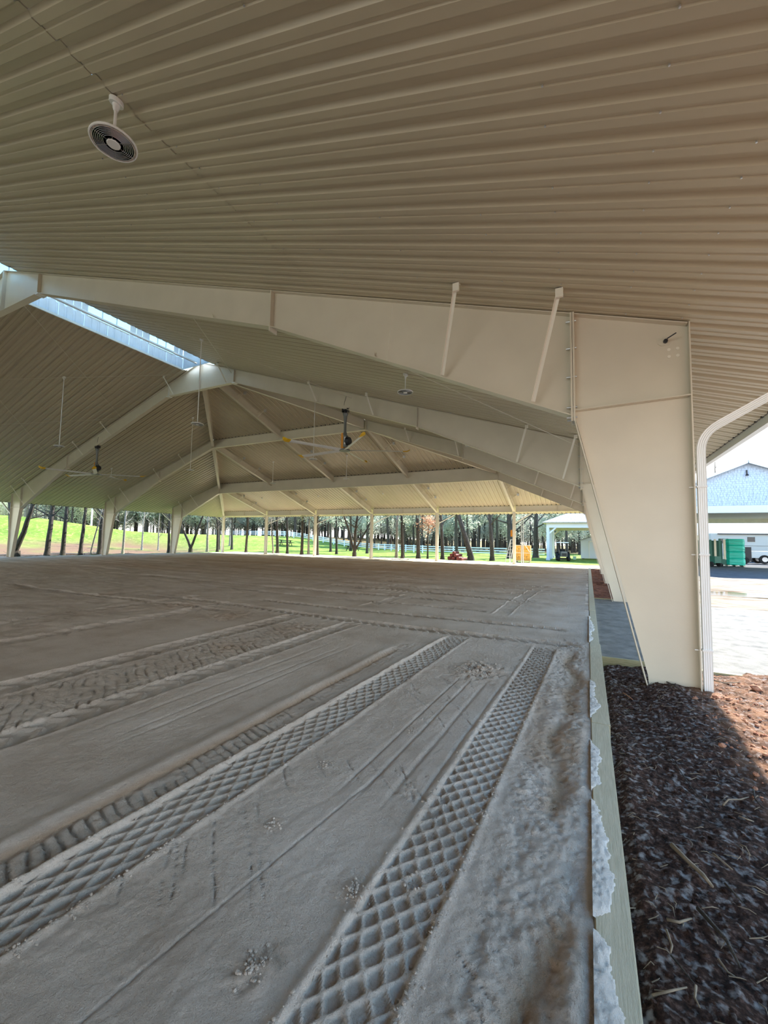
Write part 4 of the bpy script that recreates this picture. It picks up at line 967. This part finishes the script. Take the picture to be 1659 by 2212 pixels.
b = MB(); b.box(-.34, .34, -.1, .7, .38, .62); b.build('chassis', DARK, T)
b = MB(); b.box(-.24, .24, .15, .5, .62, .74); b.box(-.24, .24, .45, .55, .7, 1.08); b.build('seat', RUBBER, T)
b = MB(); b.box(-.62, -.36, .0, .7, .80, .85); b.box(.36, .62, .0, .7, .80, .85); b.build('fender', DARK, T)
for x_ in (-.38, .38):
    b = MB(); b.tube([(x_, .6, .5), (x_, .62, 1.66)], .03, 8); b.build('canopy_post', DARK, T)
    b = MB(); b.tube([(x_, -.1, .6), (x_, -.05, 1.66)], .022, 8); b.build('canopy_post', DARK, T)
b = MB(); b.prism([(-.5, 1.66), (.5, 1.66), (.46, 1.74), (-.46, 1.74)], -.3, .8, 'y'); b.build('canopy', WHITE, T)
b = MB(); b.tube([(-.02, -.05, .8), (0, .05, 1.0)], .02, 6); b.lathe([(.14, 0), (.16, .015), (.14, .03)], (0, .06, .98), 14); b.build('steering_wheel', DARK, T)
b = MB(); b.box(-.62, .62, -.55, -.05, .12, .26); b.build('mower_deck', DARK, T)
# shed
T = thing('storage_shed', 'small grey clapboard shed with a white framed door right of the tractor', 'shed', (0, 49, 0)); L = Vector((0, 49, 0))
for k in range(12):
    b = MB(); z = .08+k*.155; b.prism([(-1.0, z), (-1.0, z+.16), (-1.02, z+.16), (-1.045, z)], 0, .001, 'x') if False else None
    b.add([(-1.82, -1.03, z), (2.0, -1.03, z), (2.0, -1.0, z+.16), (-1.82, -1.0, z+.16), (-1.82, -1.0, z), (2.0, -1.0, z)], [(0,1,2,3), (0,4,5,1), (0,3,4), (1,5,2)]); b.build('clapboard', TRIM, T)
b = MB(); b.box(-1.8, 2.0, -1.0, 1.6, .05, 1.94); b.build('body', TRIM, T)
b = MB(); b.box(-1.0, 0.4, -1.06, -1.03, .1, 1.78); dr = b.build('door', TRIM, T)
for bx in ((-1.07, -1.0, .05, 1.85), (.4, .47, .05, 1.85), (-1.07, .47, 1.78, 1.86)):
    b = MB(); b.box(bx[0], bx[1], -1.08, -1.03, bx[2], bx[3]); b.build('door_frame', WHITE, T)
b = MB(); b.prism([(-2.05, 1.84), (.1, 2.62), (2.25, 1.84), (2.25, 1.91), (.1, 2.70), (-2.05, 1.91)], -1.2, 1.8, 'y'); b.build('roof', ROOFG, T)
b = MB(); b.prism([(-1.8, 1.93), (2.0, 1.93), (.1, 2.60)], -1.0, -.97, 'y'); b.build('gable', TRIM, T)
b = MB(); 
for x_ in (-1.6, 0, 1.8): b.box(x_-.1, x_+.1, -.9, 1.5, -.05, .06)
b.build('skid', BARK, T)
T = thing('bucket', 'pale green bucket on the grass between tractor and shed', 'bucket', (-2.35, 45.2, 0)); b = MB(); b.lathe([(.13, 0), (.16, .32), (.15, .32), (.12, .02)], n=14); b.build('body', mat('pale_green', (.45, .62, .50)), T); b = MB(); b.tube([(-.15, 0, .3), (0, 0, .46), (.15, 0, .3)], .008, 6); b.build('handle', ALU, T)

# barn with shingled gable
T = thing('gabled_barn', 'open barn with pale blue shingled gable at the right edge', 'barn', (8.45, 40, 0)); L = Vector((8.45, 40, 0))
gx0, gx1, gy0, gy1, gz = 3.2, 13.7, 35.0, 45.5, 4.32; pk = 7.15; gm = 8.45
sl = (pk-4.95)/(gm-gx0)
b = MB(); b.prism([(gx0-L.x, gz), (gx1-L.x, gz), (gx1-L.x, 4.95), (0, pk), (gx0-L.x, 4.95)], gy0-L.y+.02, gy0-L.y+.2, 'y'); b.build('gable_wall', SHINGLE, T)
b = MB(); row = 0; z = gz+.06
while z < pk-.1:
    half = min(gm-gx0, (pk-z)/sl) ; x = gm-half+(row % 2)*.08; 
    while x < gm+half-.05:
        wd = random.uniform(.13, .22); x2 = min(x+wd-.014, gm+half); h = random.uniform(.135, .15)
        t = random.uniform(.02, .032)
        b.add([(x-L.x, gy0-L.y+.02-t, z), (x2-L.x, gy0-L.y+.02-t, z), (x2-L.x, gy0-L.y+.015, z+.2), (x-L.x, gy0-L.y+.015, z+.2), (x-L.x, gy0-L.y+.02, z), (x2-L.x, gy0-L.y+.02, z)], [(0,1,2,3), (4,5,1,0), (0,3,4), (1,5,2)])
        x += wd
    z += .145; row += 1
o = b.build('shingles', SHINGLE, T); o['kind'] = 'stuff'
bb('fascia_beam', TRIM, gx0, gx1, gy0-.03, gy0+.12, 3.86, gz+.02, T, L)
bb('ceiling_soffit', CREAM, gx0, gx1, gy0+.12, gy1, 3.98, 4.02, T, L)
bb('rear_beam', CREAM, gx0, gx1, gy1-.2, gy1, 3.62, 3.98, T, L)
for x_ in (gx0, gx1-.3):
    bb('side_beam', CREAM, x_, x_+.3, gy0+.15, gy1-.2, 3.62, 3.98, T, L)
for x_, y_ in ((gx0, gy0), (gx1-.3, gy0), (gx0, gy1-.3), (gx1-.3, gy1-.3), (gx0, 40), (gx1-.3, 40)): bb('post', CREAM, x_, x_+.28, y_, y_+.28, -.05, 3.65, T, L)
b = MB(); ov = .35
for sgn in (-1, 1):
    xe = (gx0-ov if sgn < 0 else gx1+ov)
    b.prism([(xe-L.x, 4.95-ov*sl), (0, pk+.02), (0, pk+.18), (xe-L.x, 4.95-ov*sl+.16)], gy0-L.y-.35, gy1-L.y+.35, 'y')
b.build('roof', ROOFG, T)
for sgn in (-1, 1):
    xe = (gx0-ov if sgn < 0 else gx1+ov); b = MB(); b.beam((xe-L.x, gy0-L.y-.37, 4.95-ov*sl+.06), (0, gy0-L.y-.37, pk+.08), .04, .17); b.build('barge_board', TRIM, T)
T = thing('yard_light', 'small dark lamp under the peak of the shingled gable', 'lamp', (8.42, 34.93, 6.45)); b = MB(); b.box(-.03, .03, -.05, .05, 0, .25); b.build('bracket', DARK, T); b = MB(); b.lathe([(.03, .0), (.10, -.10), (.09, -.12)], (0, -.05, 0), 12); b.build('shade', DARK, T)
# green wrapped stack, bin
T = thing('wrapped_bale_stack', 'tall stack wrapped in bright green plastic under the barn', 'wrapped stack', (9.6, 43.0, -.02))
for k in range(4):
    b = MB(); n = 20; zz = .10+k*.53
    prof = []
    for j in range(n):
        a = 2*PI*j/n; ca, sa = math.cos(a), math.sin(a); q = .62/max(abs(ca), abs(sa))**.82; prof.append((q*ca*1.0, q*sa*.9))
    kk = len(b.v)
    for s_, z_ in ((.94, zz), (1.0, zz+.06), (1.015, zz+.27), (1.0, zz+.47), (.93, zz+.53)):
        for p in prof: b.v.append((p[0]*s_, p[1]*s_, z_))
    for i in range(4):
        for j in range(n): b.f.append((kk+i*n+j, kk+i*n+(j+1) % n, kk+(i+1)*n+(j+1) % n, kk+(i+1)*n+j))
    b.f.append(tuple(kk+4*n+j for j in range(n))); b.f.append(tuple(kk+j for j in range(n))[::-1]); b.build('wrapped_bale', GREENP, T)
b = MB()
for x_ in (-.5, 0, .5): b.box(x_-.06, x_+.06, -.5, .5, 0, .10)
b.build('pallet', CREAM, T)
T = thing('stake_bin', 'dark green bin with pale upright stakes left of the wrapped stack', 'bin', (8.0, 42.6, 0))
b = MB(); b.box(-1.1, .82, -.5, .6, .1, .55); b.build('body', GREEND, T)
for k in range(7):
    x_ = -1.0+k*.3; b = MB(); b.box(x_-.07, x_+.07, -.44, -.36, .5, 2.12+.04*(k % 3)); b.build('stake', CREAM if k % 2 == 0 else GREEND, T)
b = MB(); b.box(-1.05, .78, .1, .2, .5, 2.05); b.build('back_panel', GREEND, T)
for x_ in (-.7, .5):
    b = MB(); b.cyl((x_, -.55, .06), .16, .1, 14, axis='y'); b.build('caster', RUBBER, T)
T = thing('riding_mower', 'dark green riding mower parked before the bin', 'mower', (7.55, 41.3, -.03), .6)
for s_ in (-1, 1): wheel(T, s_*.4, .4, .28, .2); wheel(T, s_*.34, -.55, .2, .14)
b = MB(); b.box(-.28, .28, -.8, .0, .3, .82); b.build('hood', GREEND, T); b = MB(); b.box(-.3, .3, .0, .65, .28, .5); b.box(-.22, .22, .3, .4, .5, 1.0); b.build('seat', RUBBER, T); b = MB(); b.box(-.5, .5, -.3, .2, .1, .24); b.build('mower_deck', GREEND, T)
# RV
RVP = mat('camper_shell', (.50, .49, .45), .5)
T = thing('camper_trailer', 'white camper trailer with a small dark window behind the barn', 'trailer', (14.4, 57, 0)); L = Vector((14.4, 57, 0))
bb('body', RVP, 10.9, 17.8, 56, 58.4, .55, 2.95, T, L); bb('window', GLASSD, 14.0, 14.62, 55.97, 56, 2.1, 2.6, T, L); bb('window', GLASSD, 11.6, 12.4, 55.97, 56, 1.9, 2.4, T, L); bb('stripe', GREYM, 13.7, 17.8, 55.98, 56, 1.66, 1.70, T, L); bb('skirt', CREAM, 10.95, 17.75, 56.05, 58.3, .25, .55, T, L); bb('awning', DARK, 11.5, 17.6, 55.85, 56, 2.86, 2.96, T, L)
for x_ in (13.6, 14.5): 
    b = MB(); b.lathe([(.05, -.1), (.33, -.12), (.36, 0), (.33, .12), (.05, .1)], (x_-L.x, 56.2-L.y, .33), 16, axis='y'); b.build('wheel', RUBBER, T)
# truck
T = thing('pickup_truck', 'silver blue pickup truck at the right edge beyond the barn', 'truck', (15.2, 50.5, 0)); 
b = MB(); b.prism([(-2.7, .55), (2.7, .55), (2.75, 1.0), (1.9, 1.12), (1.2, 1.16), (.75, 1.75), (-.75, 1.78), (-1.0, 1.18), (-2.7, 1.16)], -.9, .9, 'y'); b.build('body', TRUCKP, T)
b = MB(); b.prism([(1.05, 1.2), (.68, 1.70), (-.66, 1.72), (-.85, 1.22)], -.91, .91, 'y'); b.build('window', GLASSD, T)
b = MB(); b.box(-2.55, -1.05, -.8, .8, 1.1, 1.17); b.build('bed', DARK, T)
b = MB(); b.box(-2.8, -2.68, -.9, .9, .5, .72); b.build('rear_bumper', ALU, T)
for x_ in (-1.75, 1.7):
    for y_ in (-.86, .86):
        b = MB(); b.lathe([(.05, -.08), (.22, -.1), (.40, -.13), (.42, 0), (.40, .13), (.22, .1), (.05, .08)], (x_, y_, .42), 20, axis='y'); t = b.build('tyre', RUBBER, T); b = MB(); b.lathe([(.02, -.14), (.22, -.145), (.22, .145), (.02, .14)], (x_, y_, .42), 14, axis='y'); b.build('rim', ALU, t)
T = thing('dark_trailer', 'low black open trailer between wrapped stack and pickup', 'trailer', (11.9, 50.2, 0)); b = MB(); b.prism([(-.4, .25), (.6, .25), (.6, 1.55), (-.05, 1.55)], -.7, .7, 'y'); b.build('body', DARK, T); b = MB(); b.cyl((.1, -.85, .3), .3, .16, 16, axis='y'); b.build('wheel', RUBBER, T)
# hip roofed house
T = thing('hip_roofed_house', 'cream building with a grey hip roof far behind the barn', 'building', (13, 66, 0)); L = Vector((13, 66, 0))
bb('wall', CREAM, 7, 22, 62.4, 70, 0, 2.95, T, L); bb('fascia', WHITE, 6.6, 22.4, 62.0, 62.2, 2.85, 3.15, T, L)
b = MB(); v = [(6.6-13, -4, 3.1), (22.4-13, -4, 3.1), (22.4-13, 4.4, 3.1), (6.6-13, 4.4, 3.1), (11.2-13, .2, 5.2), (18-13, .2, 5.2)]; b.add(v, [(0,3,2,1), (0,1,5,4), (1,2,5), (2,3,4,5), (3,0,4)]); b.build('roof', ROOFG, T)

# ------------------------------------------------------------------ trees
def tree_meshes(kind, seed, H, R0, lean=(0, 0), fork=None, crown=True, nb=16, low=2.2, spread=2.6):
    rnd = random.Random(seed); b = MB(); tips = []
    def tr(p0, d0, L_, r0, r1, n=6, seg=6, wob=.08):
        pts = [Vector(p0)]; d = Vector(d0).normalized(); rad = [r0]
        for i in range(seg):
            d = (d+Vector((rnd.uniform(-wob, wob), rnd.uniform(-wob, wob), rnd.uniform(-.3*wob, wob)))).normalized()
            pts.append(pts[-1]+d*L_/seg); rad.append(r0+(r1-r0)*(i+1)/seg)
        b.tube(pts, rad, n, cap=False); return pts, rad, d
    base = [Vector((0, 0, -.15)), Vector((0, 0, .25))]
    b.tube([(0, 0, -.2), (0, 0, .05), (0, 0, .45)], [R0*(1.7 if not fork else 1.25), R0*(1.35 if not fork else 1.05), R0], 9, cap=False)
    ld = Vector((lean[0], lean[1], 1))
    stems = []
    if fork:
        for (fx, fy, fr) in fork: stems.append(tr((0, 0, .4), (fx, fy, 1), H*.9, R0*fr, R0*.15, 8, 10, .12))
    else: stems.append(tr((0, 0, .4), ld, H-.4, R0, R0*.18, 9, 12, .03 if kind == 'pine' else .045))
    for pts, rad, d in stems:
        for k in range(nb):
            t = rnd.uniform(low/H, .97) if kind != 'pine' else max(low/H, rnd.uniform(.1, 1.)**.8); i = min(int(t*(len(pts)-1)), len(pts)-2); f = t*(len(pts)-1)-i
            p = pts[i].lerp(pts[i+1], f); r = rad[i]*(.45 if kind != 'pine' else .22); a = rnd.uniform(0, 2*PI)
            dd = Vector((math.cos(a), math.sin(a), rnd.uniform(.1, .9) if kind != 'pine' else rnd.uniform(-.15, .35)))
            Lb = spread*(1.15-t)*rnd.uniform(.6, 1.2) if kind != 'pine' else spread*(1.2-t)*rnd.uniform(.4, 1)
            q, rr, d2 = tr(p, dd, Lb, max(r, .02), .008, 4, 4, .22); tips += q[1:]
            for s_ in range(3 if kind == 'bare' else 1):
                j = rnd.randint(1, 3); a2 = rnd.uniform(0, 6.3); q2, _, _ = tr(q[j], (dd+Vector((math.cos(a2), math.sin(a2), rnd.uniform(-.2, .8)))*.9), Lb*.5, .015, .005, 3, 3, .3); tips += q2[1:]
    trunk = b.mesh('trunk', False, fix=False); trunk.shade_smooth()
    return trunk, tips, rnd
def leaves(tips, rnd, n, size, rad, zmin=0):
    b = MB()
    for k in range(n):
        c = rnd.choice(tips)+Vector((rnd.gauss(0, rad), rnd.gauss(0, rad), rnd.gauss(0, rad*.7)))
        if c.z < zmin: continue
        u = Vector((rnd.gauss(0, 1), rnd.gauss(0, 1), rnd.gauss(0, 1))).normalized(); v = u.orthogonal().normalized(); v = (v*math.cos(k)+u.cross(v)*math.sin(k)); s_ = size*rnd.uniform(.5, 1.3)
        b.add([c-u*s_, c+v*s_*.5, c+u*s_, c-v*s_*.5], [(0,1,2,3)])
    return b.mesh('foliage', False, fix=False)
protos = {}
def proto(key, kind, seed, H, R0, bark, leafm=None, nleaf=0, lsize=.16, lrad=.25, **kw):
    tk, tips, rnd = tree_meshes(kind, seed, H, R0, **kw); tk.materials.append(bark); fo = None
    if nleaf: fo = leaves(tips, rnd, nleaf, lsize, lrad); fo.materials.append(leafm)
    protos[key] = (tk, fo)
proto('pine1', 'pine', 1, 17, .20, BARK, NEEDLE, 2200, .17, .40, nb=26, low=5.0, spread=2.6)
proto('pine2', 'pine', 2, 15, .17, BARK, NEEDLE, 2200, .16, .40, nb=26, low=3.6, spread=2.4)
proto('pine3', 'pine', 3, 18, .23, BARK, NEEDLE, 2200, .18, .45, nb=26, low=6.5, spread=2.8)
proto('bare1', 'bare', 4, 11, .15, BARK, nb=18, low=2.4, spread=2.8)
proto('bare2', 'bare', 5, 12, .19, BARK, nb=20, low=2.8, spread=3.2, lean=(.01, .01))
proto('bare3', 'bare', 6, 10, .11, BARKL, nb=18, low=1.8, spread=2.2)
proto('bare4', 'bare', 26, 9, .09, BARKL, nb=24, low=1.2, spread=2.4)
proto('leafy1', 'bare', 7, 9, .18, BARK, LEAFG, 6000, .13, .55, nb=22, low=1.6, spread=3.4)
proto('leafy2', 'bare', 8, 8, .16, BARK, LEAFG, 5500, .12, .55, nb=24, low=1.3, spread=3.0)
proto('leafy3', 'bare', 9, 9, .16, BARK, LEAFY, 4000, .10, .5, nb=22, low=1.8, spread=3.2)
proto('airy1', 'bare', 41, 9, .12, BARKL, LEAFY, 2600, .075, .35, nb=44, low=.9, spread=3.6)
proto('airy2', 'bare', 42, 10, .12, BARKL, LEAFY, 1200, .08, .3, nb=48, low=.8, spread=3.4)
proto('bush1', 'bare', 31, 4.2, .07, BARK, LEAFG, 4500, .12, .55, nb=26, low=.3, spread=2.6)
proto('bush2', 'bare', 32, 3.6, .06, BARK, LEAFY, 3000, .10, .55, nb=26, low=.3, spread=2.6)
proto('bush3', 'bare', 33, 4.6, .07, BARKL, LEAFG, 3000, .11, .6, nb=30, low=.3, spread=3.0)
proto('russet', 'bare', 10, 6.5, .08, BARK, LEAFR, 900, .12, .25, nb=18, low=1.6, spread=2.0)
proto('lean_left', 'bare', 11, 12, .24, BARK, nb=10, low=3.0, spread=1.6, lean=(-.30, -.02))
proto('fork', 'bare', 12, 9, .22, BARK, nb=12, low=2.2, spread=2.6, fork=((-.42, .0, .62), (.40, .1, .62)))
proto('fork2', 'bare', 13, 10, .22, BARK, nb=12, low=2.2, spread=2.4, fork=((-.30, .1, .55), (.02, .0, .75), (.35, .1, .45)))
proto('slim_lean', 'bare', 14, 9, .07, BARKL, nb=14, low=1.6, spread=1.6, lean=(.18, .05))
proto('curved', 'bare', 15, 9, .34, BARK, nb=10, low=2.6, spread=2.4, fork=((-.5, .0, .7), (.35, .2, .6)))
proto('big', 'bare', 16, 11, .30, BARK, nb=26, low=1.8, spread=3.6)
def tree(key, x, y, label, sc=1, rz=None, grp=None, name='tree', cat='tree', z=None, width=1):
    tk, fo = protos[key]; T = thing(name, label, cat, (x, y, (terrz(x, y) if z is None else z)-.04), random.uniform(0, 6.3) if rz is None else rz, grp); T.scale = (sc*width, sc*width, sc)
    link('trunk', tk, T)
    if fo: link('foliage', fo, T)
    return T
near = [('curved', -40.6, 15.6, 'dark curved tree at the left edge, outside the second left column', 1, 0), ('bare2', -40.6, 17.7, 'first of the thick mossy trunks right of the second left column', 1, 1), ('bare1', -40.8, 18.9, 'second trunk in the left bay, with a sunlit right side', 1.1, 2),
        ('bare1', -40.5, 20.1, 'third dark trunk in the left bay', 1, 4), ('slim_lean', -40.4, 20.9, 'thin pale leaning tree in the left bay', 1, .3), ('bare2', -40.8, 21.8, 'thick dark trunk just left of the third left column', 1, 5),
        ('bare3', -41, 24.0, 'slender trunk just right of the third left column', 1, 1), ('bare3', -52, 33.0, 'small bare tree in the ditch left of the fourth column, nearer one', 1, 2), ('bare4', -51, 34.5, 'small twin bare tree in the ditch', 1, .2), ('bare4', -56, 31, 'bare small tree behind the ditch', 1, 3),
        ('bare1', -40.2, 28.2, 'dark trunk hard against the fourth left column', .9, 1.2), ('fork', -39.9, 30.6, 'dark V-forked tree left of the corner post', 1, .35), ('bare1', -44.6, 38.6, 'dark trunk behind the forked tree', .9, 1), ('bare3', -45.8, 41.5, 'slim trunk far behind the forked tree', 1.1, 2),
        ('bare2', -42.5, 38.8, 'leaning trunk in the group left of the corner post', .8, 4), ('bare3', -40.4, 33.2, 'grey slim trunk in the group left of the corner post', 1.2, 3), ('bare2', -39.2, 33.6, 'thick trunk nearest to the corner post on its left', .8, 2.2),
        ('bare1', -35.4, 34.2, 'straight lone trunk between the corner post and the next post', 1, 2, .9), ('slim_lean', -31.5, 34.2, 'pale leaning tree right of the second post from the left', 1.2, 2.6), ('bare2', -31.5, 34.9, 'thick trunk behind the pale leaning tree', .9, 3.2), ('bare1', -30.3, 35.1, 'grey mottled trunk right of the second post', .9, .6),
        ('pine2', -27.5, 34.0, 'narrow dark trunk in the third far bay, left one', .9, 1), ('bare3', -27.1, 34.6, 'thin grey trunk in the third far bay', 1.1, 2), ('bare2', -25.5, 33.9, 'dark leaning trunk just left of the third post', .85, 4),
        ('pine1', -31.0, 44.5, 'pine left of the forked dark tree in the fourth bay', .8, 1), ('pine2', -25.6, 37.6, 'thin trunk in the fourth bay', .8, 2), ('fork2', -21.4, 34.3, 'dark many-branched tree left of the middle post', .95, .3), ('pine3', -31, 49.5, 'far pine behind the many-branched tree', .8, 2), ('pine2', -24.9, 43.2, 'pine left of the middle post', .9, 1),
        ('bare3', -17.2, 34.9, 'thinnest pale trunk right of the middle post', 1.2, 1), ('pine2', -16.4, 34.5, 'light barked trunk in the fifth bay', .85, 2), ('pine1', -17.4, 36.9, 'darker trunk behind the light barked trunk', .7, 3), ('pine1', -15.2, 35.4, 'thick straight trunk in the middle of the fifth bay', .95, 1), ('russet', -14.5, 36.0, 'small tree with russet leaves in the fifth bay', 1, 2),
        ('bare2', -12.9, 35.5, 'dark trunk just right of the fifth post', .85, 1.8), ('pine1', -14.5, 45.4, 'pine pair left of the leaning black tree, left one', .9, 2), ('pine2', -13.2, 45.6, 'pine pair left of the leaning black tree, right one', .8, 2), ('lean_left', -10.5, 36.2, 'black tree leaning left above the log pile', 1, 0, 1.05),
        ('bare2', -8.7, 36.6, 'straight dark tree between the leaning tree and the ladder', 1, 2.5), ('big', -8.3, 43.6, 'big dark tree with spreading branches behind the ladder', 1.1, .5), ('big', -6.2, 47.0, 'broad tree with fine spreading twigs right of the big dark tree', 1, 2)]
for t in near: tree(t[0], t[1], t[2], t[3], t[4], t[5], width=t[6] if len(t) > 6 else 1)
# woods behind
rnd = random.Random(21); placed = 0; pts_ = []
def ok(x, y, d):
    for a, b_ in pts_:
        if (a-x)**2+(b_-y)**2 < d*d: return False
    return True
while placed < 210:
    az = rnd.uniform(-8, 47); r = rnd.uniform(58, 118); x = CAMX-r*math.sin(math.radians(az)); y = r*math.cos(math.radians(az))
    if y < 62+.15*max(0, -x-30) or x > 1.0 or not ok(x, y, 1.5): continue
    pts_.append((x, y)); placed += 1; k = rnd.choice(['pine1', 'pine2', 'pine3', 'pine1', 'pine2', 'pine3', 'bare1', 'leafy1', 'leafy2', 'leafy1'])
    tree(k, x, y, 'tall pine or bare tree in the dense wood beyond the white fence', rnd.uniform(.8, 1.15), rnd.uniform(0, 6), 'trees of the wood beyond the fence', 'forest_tree')
placed = 0
while placed < 120:
    az = rnd.uniform(34, 66) if placed < 70 else rnd.uniform(-10, 40); r = rnd.uniform(82, 112) if placed < 70 else rnd.uniform(105, 130); x = CAMX-r*math.sin(math.radians(az)); y = r*math.cos(math.radians(az))
    if x > 2 or not ok(x, y, 2.5): continue
    pts_.append((x, y)); placed += 1; k = rnd.choice(['leafy1', 'leafy2', 'leafy1', 'leafy2', 'bare2', 'leafy3'])
    tree(k, x, y, 'grey green leafy tree on the skyline of the lawn', rnd.uniform(.9, 1.5), rnd.uniform(0, 6), 'leafy trees along the skyline', 'skyline_tree')
placed = 0
while placed < 90:
    az = rnd.uniform(58, 84); r = rnd.uniform(84, 125); x = CAMX-r*math.sin(math.radians(az)); y = r*math.cos(math.radians(az))
    if not ok(x, y, 2.0): continue
    pts_.append((x, y)); placed += 1; k = rnd.choice(['airy1', 'airy2', 'airy1', 'airy2', 'leafy3', 'bush2'])
    tree(k, x, y, 'yellow green or bare tree along the hilltop at the left', rnd.uniform(.8, 1.4), rnd.uniform(0, 6), 'trees along the hilltop', 'hilltop_tree')
for i in range(150):
    az = rnd.uniform(-6, 80); r = rnd.uniform(92, 128); x = CAMX-r*math.sin(math.radians(az)); y = r*math.cos(math.radians(az))
    if x > 2: continue
    k = rnd.choice(['bush1', 'bush3', 'bush1']) if az < 52 else rnd.choice(['bush2', 'airy2', 'bush3', 'bush2'])
    tree(k, x, y, 'low grey green bush filling the understory of the wood', rnd.uniform(1.0, 1.7), rnd.uniform(0, 6), 'understory bushes of the wood', 'understory_bush', 'bush')
for i in range(26):
    x = rnd.uniform(-6, 34); y = rnd.uniform(74, 100) if x > 2 else rnd.uniform(64, 90); k = rnd.choice(['leafy1', 'leafy2', 'russet', 'russet', 'pine1', 'bare2'])
    tree(k, x, y, 'mixed russet and green tree far behind the pavilion and barn', rnd.uniform(.9, 1.3)*(1.5 if k == 'russet' else 1), rnd.uniform(0, 6), 'trees behind the pavilion and barn', 'background_tree', z=-.03 if x > 1 else None)
# fallen branches in the ditch, left
for i, (x, y, a, L_) in enumerate([(-46, 17.5, 1.6, 7), (-47.5, 20.5, 1.5, 8), (-48.5, 24, 1.75, 6), (-46.5, 26.2, 1.4, 5)]):
    b = MB(); n = 6; P = []
    for k in range(n+1): 
        t = k/n-.5; P.append((x+math.cos(a)*L_*t, y+math.sin(a)*L_*t+.2*math.sin(k*2.1), terrz(x, y)+.12+.05*math.sin(k*1.7)))
    b.tube(P, [.13-.015*k for k in range(n+1)], 7)
    for k in range(7):
        p = Vector(P[rnd.randint(1, n-1)]); q = p+Vector((rnd.uniform(-.8, .8), rnd.uniform(-1, 1), rnd.uniform(.1, .6))); b.tube([p, p.lerp(q, .5)+Vector((0, .1, -.05)), q], [.02, .012, .004], 4)
    tag(b.build('fallen_branch', BARK), ['nearest long fallen limb on the leaf litter at the left', 'second long fallen limb on the leaf litter', 'fallen limb left of the third column', 'short fallen limb beside the third column'][i], 'branch')
# white pole on the lawn
T = thing('utility_pole', 'white pole on the hill behind the left bay', 'pole', (-73, 38, terrz(-73, 38)-.05)); b = MB(); b.tube([(0, 0, 0), (0, 0, 9)], [.14, .11], 10); b.build('pole', WHITE, T); b = MB(); b.box(-.5, .5, -.05, .05, 8.3, 8.42); b.build('crossarm', BARK, T)
